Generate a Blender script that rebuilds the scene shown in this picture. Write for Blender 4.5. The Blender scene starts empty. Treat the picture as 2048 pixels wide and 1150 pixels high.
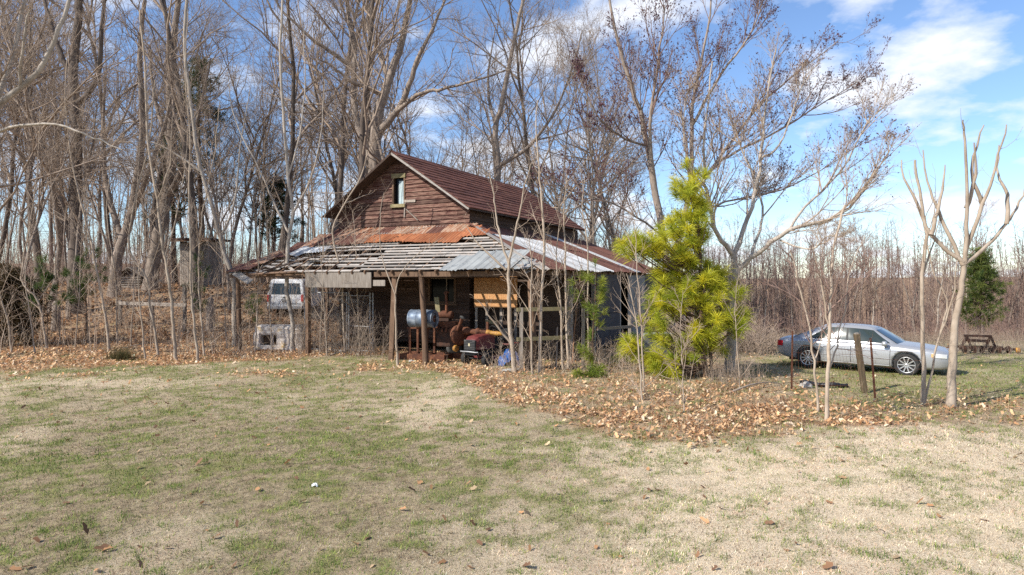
import bpy, bmesh, math, random
import numpy as np
from mathutils import Vector, Matrix

# ------------------------------------------------------------------ camera, sky, sun, exposure
sc = bpy.context.scene
COL = sc.collection
F, HZ, CH = 1300.0, 560.0, 2.7        # focal length in photo pixels, horizon row, camera height
cam_d = bpy.data.cameras.new('camera'); cam = bpy.data.objects.new('camera', cam_d); COL.objects.link(cam)
cam.location = (0, 0, CH); cam.rotation_euler = (math.radians(90), 0, 0)
cam_d.sensor_width = 36; cam_d.lens = 36 * F / 2048; cam_d.shift_y = -(575 - HZ) / 2048
cam_d.clip_start = 0.1; cam_d.clip_end = 5000
sc.camera = cam

SUN_EL = math.radians(38); SUN_V = Vector((-0.87, -0.49, 0)).normalized() * math.cos(SUN_EL); SUN_V.z = math.sin(SUN_EL)
w = bpy.data.worlds.new('World'); sc.world = w; w.use_nodes = True
nt = w.node_tree; nt.nodes.clear()
def N(t, kind, **kw):
    n = t.nodes.new(kind)
    for k, v in kw.items(): setattr(n, k, v)
    return n
wo = N(nt, 'ShaderNodeOutputWorld')
sky = N(nt, 'ShaderNodeTexSky', sky_type='NISHITA', sun_disc=False)
sky.sun_elevation = SUN_EL; sky.sun_rotation = math.atan2(SUN_V.x, SUN_V.y)
sky.air_density = 1.0; sky.dust_density = 0.1; sky.ozone_density = 1.6
bg = N(nt, 'ShaderNodeBackground'); bg.inputs[1].default_value = 0.125
tint = N(nt, 'ShaderNodeMix', data_type='RGBA', blend_type='MULTIPLY'); tint.inputs['Factor'].default_value = 1; tint.inputs[7].default_value = (0.86, 0.96, 1.12, 1)
nt.links.new(sky.outputs[0], tint.inputs[6]); nt.links.new(tint.outputs[2], bg.inputs[0])
tc = N(nt, 'ShaderNodeTexCoord'); sx = N(nt, 'ShaderNodeSeparateXYZ'); nt.links.new(tc.outputs['Generated'], sx.inputs[0])
def wmath(op, a, b):
    m = N(nt, 'ShaderNodeMath', operation=op)
    for i, v in enumerate((a, b)):
        if isinstance(v, (int, float)): m.inputs[i].default_value = v
        else: nt.links.new(v, m.inputs[i])
    return m.outputs[0]
zz = wmath('ADD', wmath('MAXIMUM', sx.outputs[2], 0.0), 0.22)
cx = N(nt, 'ShaderNodeCombineXYZ')
nt.links.new(wmath('DIVIDE', sx.outputs[0], zz), cx.inputs[0]); nt.links.new(wmath('DIVIDE', sx.outputs[1], zz), cx.inputs[1])
cx.inputs[2].default_value = 7.3
cn = N(nt, 'ShaderNodeTexNoise'); cn.inputs['Scale'].default_value = 2.4; cn.inputs['Detail'].default_value = 9; cn.inputs['Roughness'].default_value = 0.55
nt.links.new(cx.outputs[0], cn.inputs['Vector'])
cr = N(nt, 'ShaderNodeValToRGB'); cr.color_ramp.elements[0].position = 0.51; cr.color_ramp.elements[1].position = 0.64
cr.color_ramp.elements[1].color = (0.9, 0.9, 0.9, 1)
nt.links.new(cn.outputs['Fac'], cr.inputs[0])
cb = N(nt, 'ShaderNodeBackground'); cb.inputs[0].default_value = (0.90, 0.93, 1.0, 1); cb.inputs[1].default_value = 0.85
mx = N(nt, 'ShaderNodeMixShader')
nt.links.new(cr.outputs[0], mx.inputs[0]); nt.links.new(bg.outputs[0], mx.inputs[1]); nt.links.new(cb.outputs[0], mx.inputs[2])
nt.links.new(mx.outputs[0], wo.inputs[0])

sl = bpy.data.lights.new('sun', 'SUN'); sl.energy = 5.0; sl.angle = math.radians(0.53); sl.color = (1.0, 0.94, 0.85)
so = bpy.data.objects.new('sun', sl); COL.objects.link(so); so.rotation_euler = SUN_V.to_track_quat('Z', 'Y').to_euler(); so.location = (-20, -15, 30)
vs = sc.view_settings; vs.view_transform = 'Standard'; vs.look = 'None'; vs.gamma = 1; vs.use_curve_mapping = False; vs.exposure = 0.50
cy = sc.cycles; cy.max_bounces = 5; cy.diffuse_bounces = 3; cy.glossy_bounces = 3; cy.transparent_max_bounces = 8; cy.transmission_bounces = 3
cy.use_denoising = False; cy.caustics_reflective = False; cy.caustics_refractive = False; cy.sample_clamp_indirect = 2; cy.sample_clamp_direct = 8

# ------------------------------------------------------------------ helpers
def sm(a, b, x):
    t = np.clip((np.asarray(x, float) - a) / (b - a), 0, 1); return t * t * (3 - 2 * t)
def H(x, y):
    x = np.asarray(x, float); y = np.asarray(y, float)
    h = 2.3 * sm(27, 40, y) * sm(-5, -14, x) - 3.4 * sm(25, 62, y) * sm(2, 12, x)
    h = h + 0.05 * np.sin(0.55 * x + 1.0) * np.sin(0.43 * y + 0.6) * sm(60, 20, y) + 0.02 * np.sin(1.7 * x) * np.sin(1.3 * y + 2) * sm(60, 20, y)
    h = h + (5.6 + 1.8 * np.sin(x * .023 + 1) + 1.1 * np.sin(x * .061) + .6 * np.sin(x * .17 + 2)) * sm(92, 210, y) * sm(-40, 10, x) + 6.0 * sm(100, 220, y) * sm(10, -40, x)
    return h
def hz(x, y): return float(H(x, y))
def P(px, py, Y): return np.array([(px - 1024) * Y / F, Y, CH - (py - HZ) * Y / F])
def G(px, py):
    z = 0.0
    for _ in range(30):
        Y = (CH - z) * F / (py - HZ); X = (px - 1024) * Y / F
        z = 0.6 * z + 0.4 * hz(X, Y)
    return np.array([X, Y, hz(X, Y)])
def vnoise(x, y, s, seed=0):
    x = np.asarray(x) / s + 1000; y = np.asarray(y) / s + 1000
    xi = np.floor(x).astype(np.int64); yi = np.floor(y).astype(np.int64); fx = x - xi; fy = y - yi
    fx = fx * fx * (3 - 2 * fx); fy = fy * fy * (3 - 2 * fy)
    def h(a, b):
        n = (a * 374761393 + b * 668265263 + seed * 974634777) & 0x7fffffff
        n = ((n ^ (n >> 13)) * 1274126177) & 0x7fffffff
        return ((n ^ (n >> 16)) & 0xffff) / 65535.0
    return (h(xi, yi) * (1 - fx) + h(xi + 1, yi) * fx) * (1 - fy) + (h(xi, yi + 1) * (1 - fx) + h(xi + 1, yi + 1) * fx) * fy

def fast_mesh(name, V, faces, nside, smooth=False, col=None):
    """V (n,3), faces (m,nside) numpy"""
    me = bpy.data.meshes.new(name); V = np.ascontiguousarray(V, np.float32); faces = np.ascontiguousarray(faces, np.int32)
    me.vertices.add(len(V)); me.vertices.foreach_set('co', V.ravel())
    me.loops.add(faces.size); me.loops.foreach_set('vertex_index', faces.ravel())
    me.polygons.add(len(faces)); me.polygons.foreach_set('loop_start', np.arange(0, faces.size, nside, dtype=np.int32))
    if smooth: me.polygons.foreach_set('use_smooth', np.ones(len(faces), bool))
    me.update(calc_edges=True)
    if col is not None:
        a = me.color_attributes.new('col', 'FLOAT_COLOR', 'POINT')
        a.data.foreach_set('color', np.ascontiguousarray(np.c_[col, np.ones(len(col))], np.float32).ravel())
    return me

class MB:
    def __init__(s): s.v = []; s.f = []; s.smooth = []
    def add(s, vs_, fs, smooth=False):
        o = len(s.v); s.v += [tuple(map(float, q)) for q in vs_]; s.f += [tuple(i + o for i in f) for f in fs]; s.smooth += [smooth] * len(fs); return s
    def box(s, c, size, rot=None):
        x, y, z = (q / 2 for q in size)
        vs_ = [Vector((a * x, b * y, d * z)) for a in (-1, 1) for b in (-1, 1) for d in (-1, 1)]
        if rot is not None: vs_ = [rot @ q for q in vs_]
        c = Vector(c)
        return s.add([q + c for q in vs_], [(0, 1, 3, 2), (4, 6, 7, 5), (0, 4, 5, 1), (2, 3, 7, 6), (0, 2, 6, 4), (1, 5, 7, 3)])
    def beam(s, a, b, wd, ht, up=(0, 0, 1)):
        a = Vector(a); b = Vector(b); d = (b - a).normalized(); u = Vector(up)
        sd = d.cross(u)
        if sd.length < 1e-3: sd = d.cross(Vector((1, 0, 0)))
        sd.normalize(); u = sd.cross(d); h1 = sd * wd / 2; h2 = u * ht / 2
        vs_ = [a - h1 - h2, a + h1 - h2, a + h1 + h2, a - h1 + h2, b - h1 - h2, b + h1 - h2, b + h1 + h2, b - h1 + h2]
        return s.add(vs_, [(3, 2, 1, 0), (4, 5, 6, 7), (0, 1, 5, 4), (1, 2, 6, 5), (2, 3, 7, 6), (3, 0, 4, 7)])
    def tube(s, pts, rad, n=8, caps=True, smooth=True):
        pts = [Vector(p) for p in pts]
        if isinstance(rad, (int, float)): rad = [rad] * len(pts)
        rings = []; ref = None
        for i, p in enumerate(pts):
            t = (pts[min(i + 1, len(pts) - 1)] - pts[max(i - 1, 0)]).normalized()
            if ref is None:
                ref = Vector((0, 0, 1)) if abs(t.z) < 0.9 else Vector((1, 0, 0))
            a = t.cross(ref).normalized(); b = a.cross(t)
            ref = b if True else ref
            rings.append([p + (a * math.cos(2 * math.pi * k / n) + b * math.sin(2 * math.pi * k / n)) * rad[i] for k in range(n)])
        vs_ = [q for r in rings for q in r]; fs = []
        for i in range(len(pts) - 1):
            for k in range(n):
                fs.append((i * n + k, i * n + (k + 1) % n, (i + 1) * n + (k + 1) % n, (i + 1) * n + k))
        s.add(vs_, fs, smooth)
        if caps:
            s.add(rings[0], [tuple(range(n))]); s.add(rings[-1], [tuple(range(n - 1, -1, -1))])
        return s
    def lathe(s, prof, c, ax, n=20, smooth=True):
        """prof list of (axial, radius); ax unit direction, c origin"""
        ax = Vector(ax).normalized(); c = Vector(c)
        r = Vector((0, 0, 1)) if abs(ax.z) < 0.9 else Vector((1, 0, 0))
        a = ax.cross(r).normalized(); b = a.cross(ax); vs_ = []; fs = []
        for (h, q) in prof:
            for k in range(n):
                th = 2 * math.pi * k / n; vs_.append(c + ax * h + (a * math.cos(th) + b * math.sin(th)) * q)
        for i in range(len(prof) - 1):
            for k in range(n): fs.append((i * n + k, i * n + (k + 1) % n, (i + 1) * n + (k + 1) % n, (i + 1) * n + k))
        s.add(vs_, fs, smooth)
        if prof[0][1] > 1e-4: s.add(vs_[:n], [tuple(range(n))])
        if prof[-1][1] > 1e-4: s.add(vs_[-n:], [tuple(range(n - 1, -1, -1))])
        return s
    def mesh(s, name):
        me = bpy.data.meshes.new(name); me.from_pydata(s.v, [], s.f)
        me.polygons.foreach_set('use_smooth', s.smooth)
        bm = bmesh.new(); bm.from_mesh(me); bmesh.ops.recalc_face_normals(bm, faces=bm.faces); bm.to_mesh(me); bm.free(); me.update(); return me
    def build(s, name, mat, parent=None, loc=None, rot=None, bevel=0):
        o = link(name, s.mesh(name), mat, parent, loc, rot)
        if bevel:
            m = o.modifiers.new('bevel', 'BEVEL'); m.width = bevel; m.segments = 2; m.limit_method = 'ANGLE'; m.angle_limit = 0.6
        return o

def link(name, me, mat=None, parent=None, loc=None, rot=None):
    o = bpy.data.objects.new(name, me); COL.objects.link(o)
    if mat is not None and not me.materials: me.materials.append(mat)
    if parent is not None: o.parent = parent
    if loc is not None: o.location = loc
    if rot is not None: o.rotation_euler = rot
    return o
def tag(o, label=None, cat=None, group=None, kind=None):
    if label: o['label'] = label
    if cat: o['category'] = cat
    if group: o['group'] = group
    if kind: o['kind'] = kind
    return o
def thing(name, label, cat, loc=(0, 0, 0), rotz=0, group=None):
    o = bpy.data.objects.new(name, None); COL.objects.link(o); o.empty_display_size = 0.2
    o.location = loc; o.rotation_euler = (0, 0, rotz); return tag(o, label, cat, group)

def mat(name, c1, c2=None, scale=4, rough=0.8, metal=0.0, bump=0.0, stretch=(1, 1, 1), coords='world', rnd=0.0, lo=0.35, hi=0.65, c3=None, s3=1.0, lo3=0.5, hi3=0.62, spec=0.3, transl=0.0):
    m = bpy.data.materials.new(name); m.use_nodes = True; t = m.node_tree; t.nodes.clear()
    out = N(t, 'ShaderNodeOutputMaterial'); b = N(t, 'ShaderNodeBsdfPrincipled')
    b.inputs['Roughness'].default_value = rough; b.inputs['Metallic'].default_value = metal; b.inputs['Specular IOR Level'].default_value = spec
    if coords == 'world': src = N(t, 'ShaderNodeNewGeometry').outputs['Position']
    else: src = N(t, 'ShaderNodeTexCoord').outputs['Object']
    mp = N(t, 'ShaderNodeMapping'); mp.inputs['Scale'].default_value = stretch; t.links.new(src, mp.inputs[0])
    oi = N(t, 'ShaderNodeObjectInfo')
    if coords != 'world':
        k = N(t, 'ShaderNodeMath', operation='MULTIPLY'); k.inputs[1].default_value = 37.0; t.links.new(oi.outputs['Random'], k.inputs[0])
        cb_ = N(t, 'ShaderNodeCombineXYZ')
        for q in range(3): t.links.new(k.outputs[0], cb_.inputs[q])
        t.links.new(cb_.outputs[0], mp.inputs['Location'])
    def noise(sc_):
        n = N(t, 'ShaderNodeTexNoise'); n.inputs['Scale'].default_value = sc_; n.inputs['Detail'].default_value = 7; n.inputs['Roughness'].default_value = 0.6
        t.links.new(mp.outputs[0], n.inputs['Vector']); return n.outputs['Fac']
    def ramp(fac, a, b_):
        r = N(t, 'ShaderNodeMapRange'); r.inputs['From Min'].default_value = a; r.inputs['From Max'].default_value = b_; t.links.new(fac, r.inputs['Value']); return r.outputs[0]
    def mixc(fac, A, B):
        x = N(t, 'ShaderNodeMix', data_type='RGBA'); t.links.new(fac, x.inputs['Factor'])
        for v, i in ((A, 6), (B, 7)):
            if isinstance(v, tuple): x.inputs[i].default_value = (*v, 1)
            else: t.links.new(v, x.inputs[i])
        return x.outputs[2]
    nf = noise(scale); col = c1
    if c2 is not None: col = mixc(ramp(nf, lo, hi), c1, c2)
    if c3 is not None: col = mixc(ramp(noise(scale * s3 + 0.37), lo3, hi3), col, c3)
    if rnd:
        r = N(t, 'ShaderNodeMapRange'); r.inputs['To Min'].default_value = 1 - rnd; r.inputs['To Max'].default_value = 1 + rnd; t.links.new(oi.outputs['Random'], r.inputs['Value'])
        x = N(t, 'ShaderNodeMix', data_type='RGBA', blend_type='MULTIPLY'); x.inputs['Factor'].default_value = 1
        if isinstance(col, tuple): x.inputs[6].default_value = (*col, 1)
        else: t.links.new(col, x.inputs[6])
        t.links.new(r.outputs[0], x.inputs[7]); col = x.outputs[2]
    if isinstance(col, tuple): b.inputs['Base Color'].default_value = (*col, 1)
    else: t.links.new(col, b.inputs['Base Color'])
    if bump:
        bp = N(t, 'ShaderNodeBump'); bp.inputs['Strength'].default_value = bump; bp.inputs['Distance'].default_value = 0.02; t.links.new(nf, bp.inputs['Height']); t.links.new(bp.outputs[0], b.inputs['Normal'])
    t.links.new(b.outputs[0], out.inputs[0]); return m
def vcol_mat(name, rough=0.75, transl=0.0, spec=0.2):
    m = bpy.data.materials.new(name); m.use_nodes = True; t = m.node_tree; t.nodes.clear()
    out = N(t, 'ShaderNodeOutputMaterial'); b = N(t, 'ShaderNodeBsdfPrincipled'); b.inputs['Roughness'].default_value = rough; b.inputs['Specular IOR Level'].default_value = spec
    a = N(t, 'ShaderNodeAttribute', attribute_name='col'); t.links.new(a.outputs['Color'], b.inputs['Base Color'])
    if transl:
        tr = N(t, 'ShaderNodeBsdfTranslucent'); t.links.new(a.outputs['Color'], tr.inputs[0]); x = N(t, 'ShaderNodeMixShader'); x.inputs[0].default_value = transl
        t.links.new(b.outputs[0], x.inputs[1]); t.links.new(tr.outputs[0], x.inputs[2]); t.links.new(x.outputs[0], out.inputs[0])
    else: t.links.new(b.outputs[0], out.inputs[0])
    return m

MT = dict(
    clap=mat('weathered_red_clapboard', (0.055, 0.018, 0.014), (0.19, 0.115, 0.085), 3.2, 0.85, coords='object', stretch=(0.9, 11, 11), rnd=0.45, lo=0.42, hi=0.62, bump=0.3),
    clapshade=mat('shade_darkened_clapboard', (0.05, 0.028, 0.02), (0.10, 0.062, 0.045), 3, 0.85, coords='object', stretch=(0.8, 9, 9), rnd=0.3, bump=0.3),  # darker clapboard copy, porch shade is put into its colour
    shingle=mat('brown_metal_shingle', (0.115, 0.042, 0.028), (0.16, 0.065, 0.043), 1.3, 0.7, rnd=0.2, c3=(0.27, 0.14, 0.085), s3=0.55, lo3=0.60, hi3=0.75, bump=0.05, spec=0.25),
    rust=mat('orange_rust_sheet', (0.26, 0.075, 0.03), (0.42, 0.17, 0.075), 1.6, 0.75, coords='object', stretch=(7, 1, 1), rnd=0.25, c3=(0.20, 0.075, 0.04), s3=2.2, lo3=0.5, hi3=0.7, bump=0.1),
    rustpale=mat('pale_rust_sheet', (0.27, 0.13, 0.075), (0.42, 0.31, 0.225), 1.6, 0.7, coords='object', stretch=(7, 1, 1), rnd=0.25, c3=(0.24, 0.085, 0.04), s3=1.3, lo3=0.5, hi3=0.62, bump=0.1),
    rustdark=mat('brown_rust_sheet', (0.10, 0.042, 0.031), (0.17, 0.08, 0.058), 1.3, 0.75, coords='object', stretch=(6, 0.8, 1), rnd=0.2, c3=(0.30, 0.20, 0.16), s3=2.0, lo3=0.62, hi3=0.8, bump=0.1),
    galv=mat('galvanised_sheet', (0.58, 0.58, 0.57), (0.33, 0.335, 0.335), 1.2, 0.6, 0.05, coords='object', stretch=(11, 0.35, 1), lo=0.45, hi=0.56, rnd=0.12, c3=(0.32, 0.2, 0.14), s3=2, lo3=0.66, hi3=0.8),  # grey streaks put the shading of the corrugation into the colour
    galvdull=mat('dull_galvanised_sheet', (0.37, 0.385, 0.375), (0.29, 0.30, 0.295), 2.2, 0.6, 0.2, rnd=0.1, c3=(0.22, 0.15, 0.11), s3=1.6, lo3=0.63, hi3=0.8),
    lath=mat('silvery_weathered_lath', (0.40, 0.37, 0.34), (0.25, 0.215, 0.185), 3, 0.85, coords='object', stretch=(0.8, 8, 8), rnd=0.3, bump=0.2),
    greywood=mat('grey_weathered_wood', (0.33, 0.29, 0.25), (0.20, 0.165, 0.135), 3, 0.88, coords='object', stretch=(6, 6, 0.8), rnd=0.25, bump=0.3),
    brownwood=mat('brown_weathered_wood', (0.20, 0.125, 0.08), (0.115, 0.07, 0.045), 3, 0.88, coords='object', stretch=(5, 5, 0.8), rnd=0.25, bump=0.3),
    greytrim=mat('grey_plastic_trim', (0.36, 0.365, 0.37), None, 1, 0.7),
    farbrown=mat('brown_far_twigs', (0.27, 0.195, 0.16), (0.17, 0.115, 0.095), 0.5, 0.9, c3=(0.34, 0.29, 0.25), s3=3.0, lo3=0.55, hi3=0.7),
    postwood=mat('dark_old_post', (0.15, 0.11, 0.065), (0.08, 0.058, 0.036), 5, 0.9, stretch=(4, 4, 0.7), bump=0.3),
    mosswood=mat('mossy_board', (0.28, 0.23, 0.13), (0.19, 0.17, 0.09), 6, 0.9, rnd=0.15),
    sheath=mat('dark_sheathing', (0.05, 0.032, 0.024), (0.075, 0.05, 0.037), 4, 0.9),
    osb=mat('strand_board', (0.50, 0.26, 0.11), (0.36, 0.17, 0.065), 22, 0.75, c3=(0.62, 0.36, 0.17), s3=1.7, lo3=0.5, hi3=0.6),
    tar=mat('grey_tar_paper_panel', (0.085, 0.075, 0.075), (0.05, 0.045, 0.045), 5, 0.85, rnd=0.15, bump=0.2),
    palepanel=mat('pale_grey_panel', (0.27, 0.265, 0.255), (0.18, 0.175, 0.165), 3, 0.8, stretch=(1, 1, 0.2)),
    cloth=mat('pale_blue_curtain', (0.42, 0.50, 0.52), (0.30, 0.38, 0.40), 6, 0.5, stretch=(3, 3, 0.5)),
    darkglass=mat('dark_window_glass', (0.006, 0.006, 0.007), None, 1, 0.15, spec=0.12),
    ground=None,
    bark=mat('grey_brown_bark', (0.30, 0.245, 0.20), (0.155, 0.122, 0.10), 9, 0.9, stretch=(1, 1, 0.35), rnd=0.2, bump=0.5),
    barkdark=mat('dark_bark', (0.155, 0.122, 0.10), (0.08, 0.063, 0.052), 8, 0.92, stretch=(1, 1, 0.3), rnd=0.2, bump=0.6),
    barkpale=mat('pale_sapling_bark', (0.42, 0.345, 0.27), (0.29, 0.225, 0.165), 7, 0.85, stretch=(1, 1, 0.5), rnd=0.12, bump=0.2),
    barkgrey=mat('light_grey_bark', (0.44, 0.385, 0.325), (0.26, 0.22, 0.18), 6, 0.88, stretch=(1, 1, 0.45), rnd=0.1, bump=0.3),
    twig=mat('brown_twig', (0.34, 0.265, 0.205), (0.22, 0.165, 0.125), 3, 0.85, rnd=0.2),
    twigpale=mat('tan_twig', (0.40, 0.315, 0.24), (0.27, 0.20, 0.145), 3, 0.85, rnd=0.15),
    twigred=mat('reddish_twig', (0.27, 0.18, 0.145), (0.18, 0.115, 0.095), 3, 0.85, rnd=0.15),
    bud=mat('dark_red_bud', (0.115, 0.035, 0.045), (0.05, 0.025, 0.045), 1.2, 0.7, c3=(0.22, 0.035, 0.03), s3=0.6, lo3=0.58, hi3=0.7),
    pinebark=mat('pine_bark', (0.12, 0.075, 0.05), (0.07, 0.045, 0.03), 14, 0.92, bump=0.5),
    leafy=vcol_mat('dry_plant_tissue', 0.75, 0.25), needle=vcol_mat('pine_needles', 0.5, 0.4, 0.3),
    carpaint=mat('silver_car_paint', (0.43, 0.44, 0.455), None, 1, 0.34, 0.5, spec=0.5), chrome=mat('chrome_trim', (0.6, 0.6, 0.6), None, 1, 0.25, 0.9),
    carglass=mat('tinted_car_glass', (0.03, 0.042, 0.04), None, 1, 0.06, 0.0, spec=0.6), tyre=mat('black_tyre', (0.022, 0.022, 0.023), (0.035, 0.033, 0.031), 20, 0.85),
    alloy=mat('alloy_rim', (0.62, 0.62, 0.63), None, 1, 0.3, 0.8), black=mat('black_plastic', (0.02, 0.02, 0.021), None, 1, 0.55),
    redlamp=mat('red_lamp_lens', (0.55, 0.02, 0.025), None, 1, 0.12, spec=0.6), headlamp=mat('clear_lamp_lens', (0.75, 0.72, 0.66), None, 1, 0.12, 0.2, spec=0.6), amber=mat('amber_lens', (0.8, 0.42, 0.16), None, 1, 0.2),
    white=mat('dirty_white_paint', (0.78, 0.78, 0.77), (0.62, 0.61, 0.58), 3, 0.35), whitedirty=mat('stained_white_foam', (0.66, 0.61, 0.56), (0.42, 0.35, 0.30), 7, 0.9, c3=(0.55, 0.38, 0.17), s3=0.35, lo3=0.57, hi3=0.72, bump=0.7),
    steel=mat('galvanised_pipe', (0.38, 0.39, 0.40), (0.29, 0.29, 0.295), 8, 0.5, 0.5), drum=mat('blue_silver_drum', (0.30, 0.34, 0.39), (0.12, 0.16, 0.22), 2.5, 0.5, 0.3, stretch=(1, 1, 2.5), lo=0.42, hi=0.58, c3=(0.22, 0.10, 0.05), s3=2, lo3=0.62, hi3=0.72),
    rustm=mat('rusted_iron', (0.15, 0.058, 0.03), (0.075, 0.033, 0.022), 7, 0.85, 0.1, c3=(0.27, 0.12, 0.06), s3=1.4, lo3=0.55, hi3=0.68, bump=0.4), rustblack=mat('black_rusted_iron', (0.03, 0.021, 0.018), (0.085, 0.04, 0.025), 6, 0.85, bump=0.4),
    yellow=mat('worn_yellow_paint', (0.50, 0.27, 0.05), (0.24, 0.11, 0.04), 14, 0.6), maroon=mat('faded_maroon_paint', (0.115, 0.022, 0.022), (0.16, 0.045, 0.04), 5, 0.45), greyrub=mat('dusty_rubber', (0.10, 0.098, 0.093), (0.05, 0.05, 0.05), 9, 0.9),
    blue=mat('blue_tarpaulin', (0.015, 0.10, 0.33), (0.01, 0.055, 0.2), 4, 0.4), greycloth=mat('dirty_grey_sheet', (0.50, 0.51, 0.50), (0.32, 0.32, 0.30), 6, 0.9), tan=mat('tan_badge', (0.45, 0.40, 0.26), None, 1, 0.5),
    plastic=mat('black_corrugated_pipe', (0.018, 0.018, 0.022), None, 1, 0.4), concrete=mat('pale_concrete', (0.42, 0.40, 0.37), (0.30, 0.28, 0.26), 8, 0.9), orange=mat('orange_stem_bark', (0.36, 0.19, 0.10), (0.26, 0.13, 0.07), 8, 0.8),
)
RNG = np.random.default_rng(11)

# ------------------------------------------------------------------ masks of the ground cover (world coordinates)
bx_ = np.array([-9, -6.0, -4.0, -1.8, -1.2, -0.27, 1.17, 1.9, 3.9, 5.9, 9.1, 13])
by_ = np.array([30, 26, 22.0, 18.8, 16.9, 14.7, 12.2, 11.1, 10.8, 11.5, 12.2, 12.6])
def leafmask(x, y):
    n = vnoise(x, y, 1.6, 3) * 0.6 + vnoise(x, y, 0.5, 5) * 0.4
    d = y - np.interp(x, bx_, by_) - (n - 0.5) * 1.6
    right = (sm(-0.1, 0.5, d) * .8 + .2 * sm(-1.2, .3, d)) * (1 - 0.55 * sm(1.5, 3.5, d)) * sm(-8, -5, x) * (1 - 0.9 * sm(7.0, 10, x) * sm(14.5, 16.5, y)) * (1 - 0.6 * sm(5, 8, x))
    yl = np.interp(x, [-30, -14, -10, -7, -4, -1], [19.0, 19.3, 21.0, 22.3, 22.8, 22])
    dl = y - yl - (n - 0.5) * 2.5
    left = sm(-0.4, 0.6, dl) * sm(0, -4, x)
    band = 0.5 * sm(0.52, 0.7, vnoise(x, y, 1.1, 9)) * sm(17, 18.5, y) * sm(21.8, 20.4, y) * sm(-1, -3, x)
    back = sm(23, 27, y) * 0.85 * sm(7, 3, x)
    m = np.maximum.reduce([right, left, band, back]); return np.clip(m * (.30 + .9 * sm(.3, .62, vnoise(x, y, .55, 12) * .6 + vnoise(x, y, .2, 13) * .4)), 0, 1)
def strawmask(x, y):
    n = vnoise(x, y, 2.3, 21) * 0.5 + vnoise(x, y, 0.7, 22) * 0.5
    s = 0.10 + 0.90 * sm(-2.0, 3.0, x + (n - 0.5) * 3 + 0.35 * (9 - y))
    s = s * sm(14, 9.5, y - (n - 0.5) * 2) + 0.35 * (1 - sm(14, 9.5, y)) * n * 1.6
    s = s + 0.35 * sm(0.62, 0.8, vnoise(x, y, 1.7, 25))
    return np.clip(s, 0, 1)
def greenmask(x, y):
    a = sm(0.45, 0.60, vnoise(x, y, 0.45, 31) * 0.25 + vnoise(x, y, 0.12, 32) * 0.45 + vnoise(x, y, 0.22, 34) * .2 + vnoise(x, y, 2.5, 33) * 0.10)
    g = a * (1 - 0.55 * strawmask(x, y))
    g = np.maximum(g, 0.8 * sm(0.48, 0.62, vnoise(x, y, 0.5, 35) * .5 + vnoise(x, y, .16, 36) * .5) * sm(16.5, 18, y) * sm(24, 20, y) * sm(0, -3, x))
    g = np.maximum(g, 0.75 * sm(7, 9, x) * sm(13.0, 15, y) * sm(26, 20, y) * (0.5 + 0.5 * vnoise(x, y, 0.6, 37)))
    return np.clip(g, 0, 1)
def barnlocal(x, y):
    dx = x + 1.54; dy = y - 23.87; return dx * 0.893 - dy * 0.45, dx * 0.45 + dy * 0.893

# ------------------------------------------------------------------ ground sheet
def grid_coords(a, b, step, far, ratio=1.18):
    c = list(np.arange(a, b + 1e-6, step)); s = step; lo = []; q = a
    while q > -far: s *= ratio; q -= s; lo.append(q)
    s = step; hi = []; q = b
    while q < far: s *= ratio; q += s; hi.append(q)
    return np.array(lo[::-1] + c + hi)
gx = grid_coords(-22, 16, 0.2, 2500); gy = grid_coords(4, 34, 0.2, 2500)
XX, YY = np.meshgrid(gx, gy); ZZ = H(XX, YY)
nx, ny = len(gx), len(gy); idx = np.arange(nx * ny).reshape(ny, nx)
fc = np.stack([idx[:-1, :-1], idx[:-1, 1:], idx[1:, 1:], idx[1:, :-1]], -1).reshape(-1, 4)
S_, G_, L_ = strawmask(XX, YY), greenmask(XX, YY), leafmask(XX, YY)
fl_ = sm(40, 50, YY); zone = np.stack([S_ * (1 - fl_), G_ * (1 - fl_), np.maximum(L_, fl_)], -1).reshape(-1, 3)
gme = fast_mesh('ground', np.stack([XX, YY, ZZ], -1).reshape(-1, 3), fc, 4, True, zone)
gm = bpy.data.materials.new('dormant_lawn_and_leaf_soil'); gm.use_nodes = True; t = gm.node_tree; t.nodes.clear()
o_ = N(t, 'ShaderNodeOutputMaterial'); b_ = N(t, 'ShaderNodeBsdfPrincipled'); b_.inputs['Roughness'].default_value = 0.95; b_.inputs['Specular IOR Level'].default_value = 0.1
at_ = N(t, 'ShaderNodeAttribute', attribute_name='col'); sp_ = N(t, 'ShaderNodeSeparateColor'); t.links.new(at_.outputs['Color'], sp_.inputs[0])
ps_ = N(t, 'ShaderNodeNewGeometry').outputs['Position']
def gnoise(s, r=0.65):
    n = N(t, 'ShaderNodeTexNoise'); n.inputs['Scale'].default_value = s; n.inputs['Detail'].default_value = 8; n.inputs['Roughness'].default_value = r; t.links.new(ps_, n.inputs['Vector']); return n.outputs['Fac']
def gmix(f, A, B):
    x = N(t, 'ShaderNodeMix', data_type='RGBA')
    if isinstance(f, float): x.inputs['Factor'].default_value = f
    else: t.links.new(f, x.inputs['Factor'])
    for v, i in ((A, 6), (B, 7)):
        if isinstance(v, tuple): x.inputs[i].default_value = (*v, 1)
        else: t.links.new(v, x.inputs[i])
    return x.outputs[2]
def grange(f, a, b, c=0.0, d=1.0):
    r = N(t, 'ShaderNodeMapRange'); t.links.new(f, r.inputs[0])
    for i, v in enumerate((a, b, c, d)): r.inputs[i + 1].default_value = v
    return r.outputs[0]
n1, n2, n3 = gnoise(3), gnoise(34, 0.8), gnoise(9, 0.75)
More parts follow.
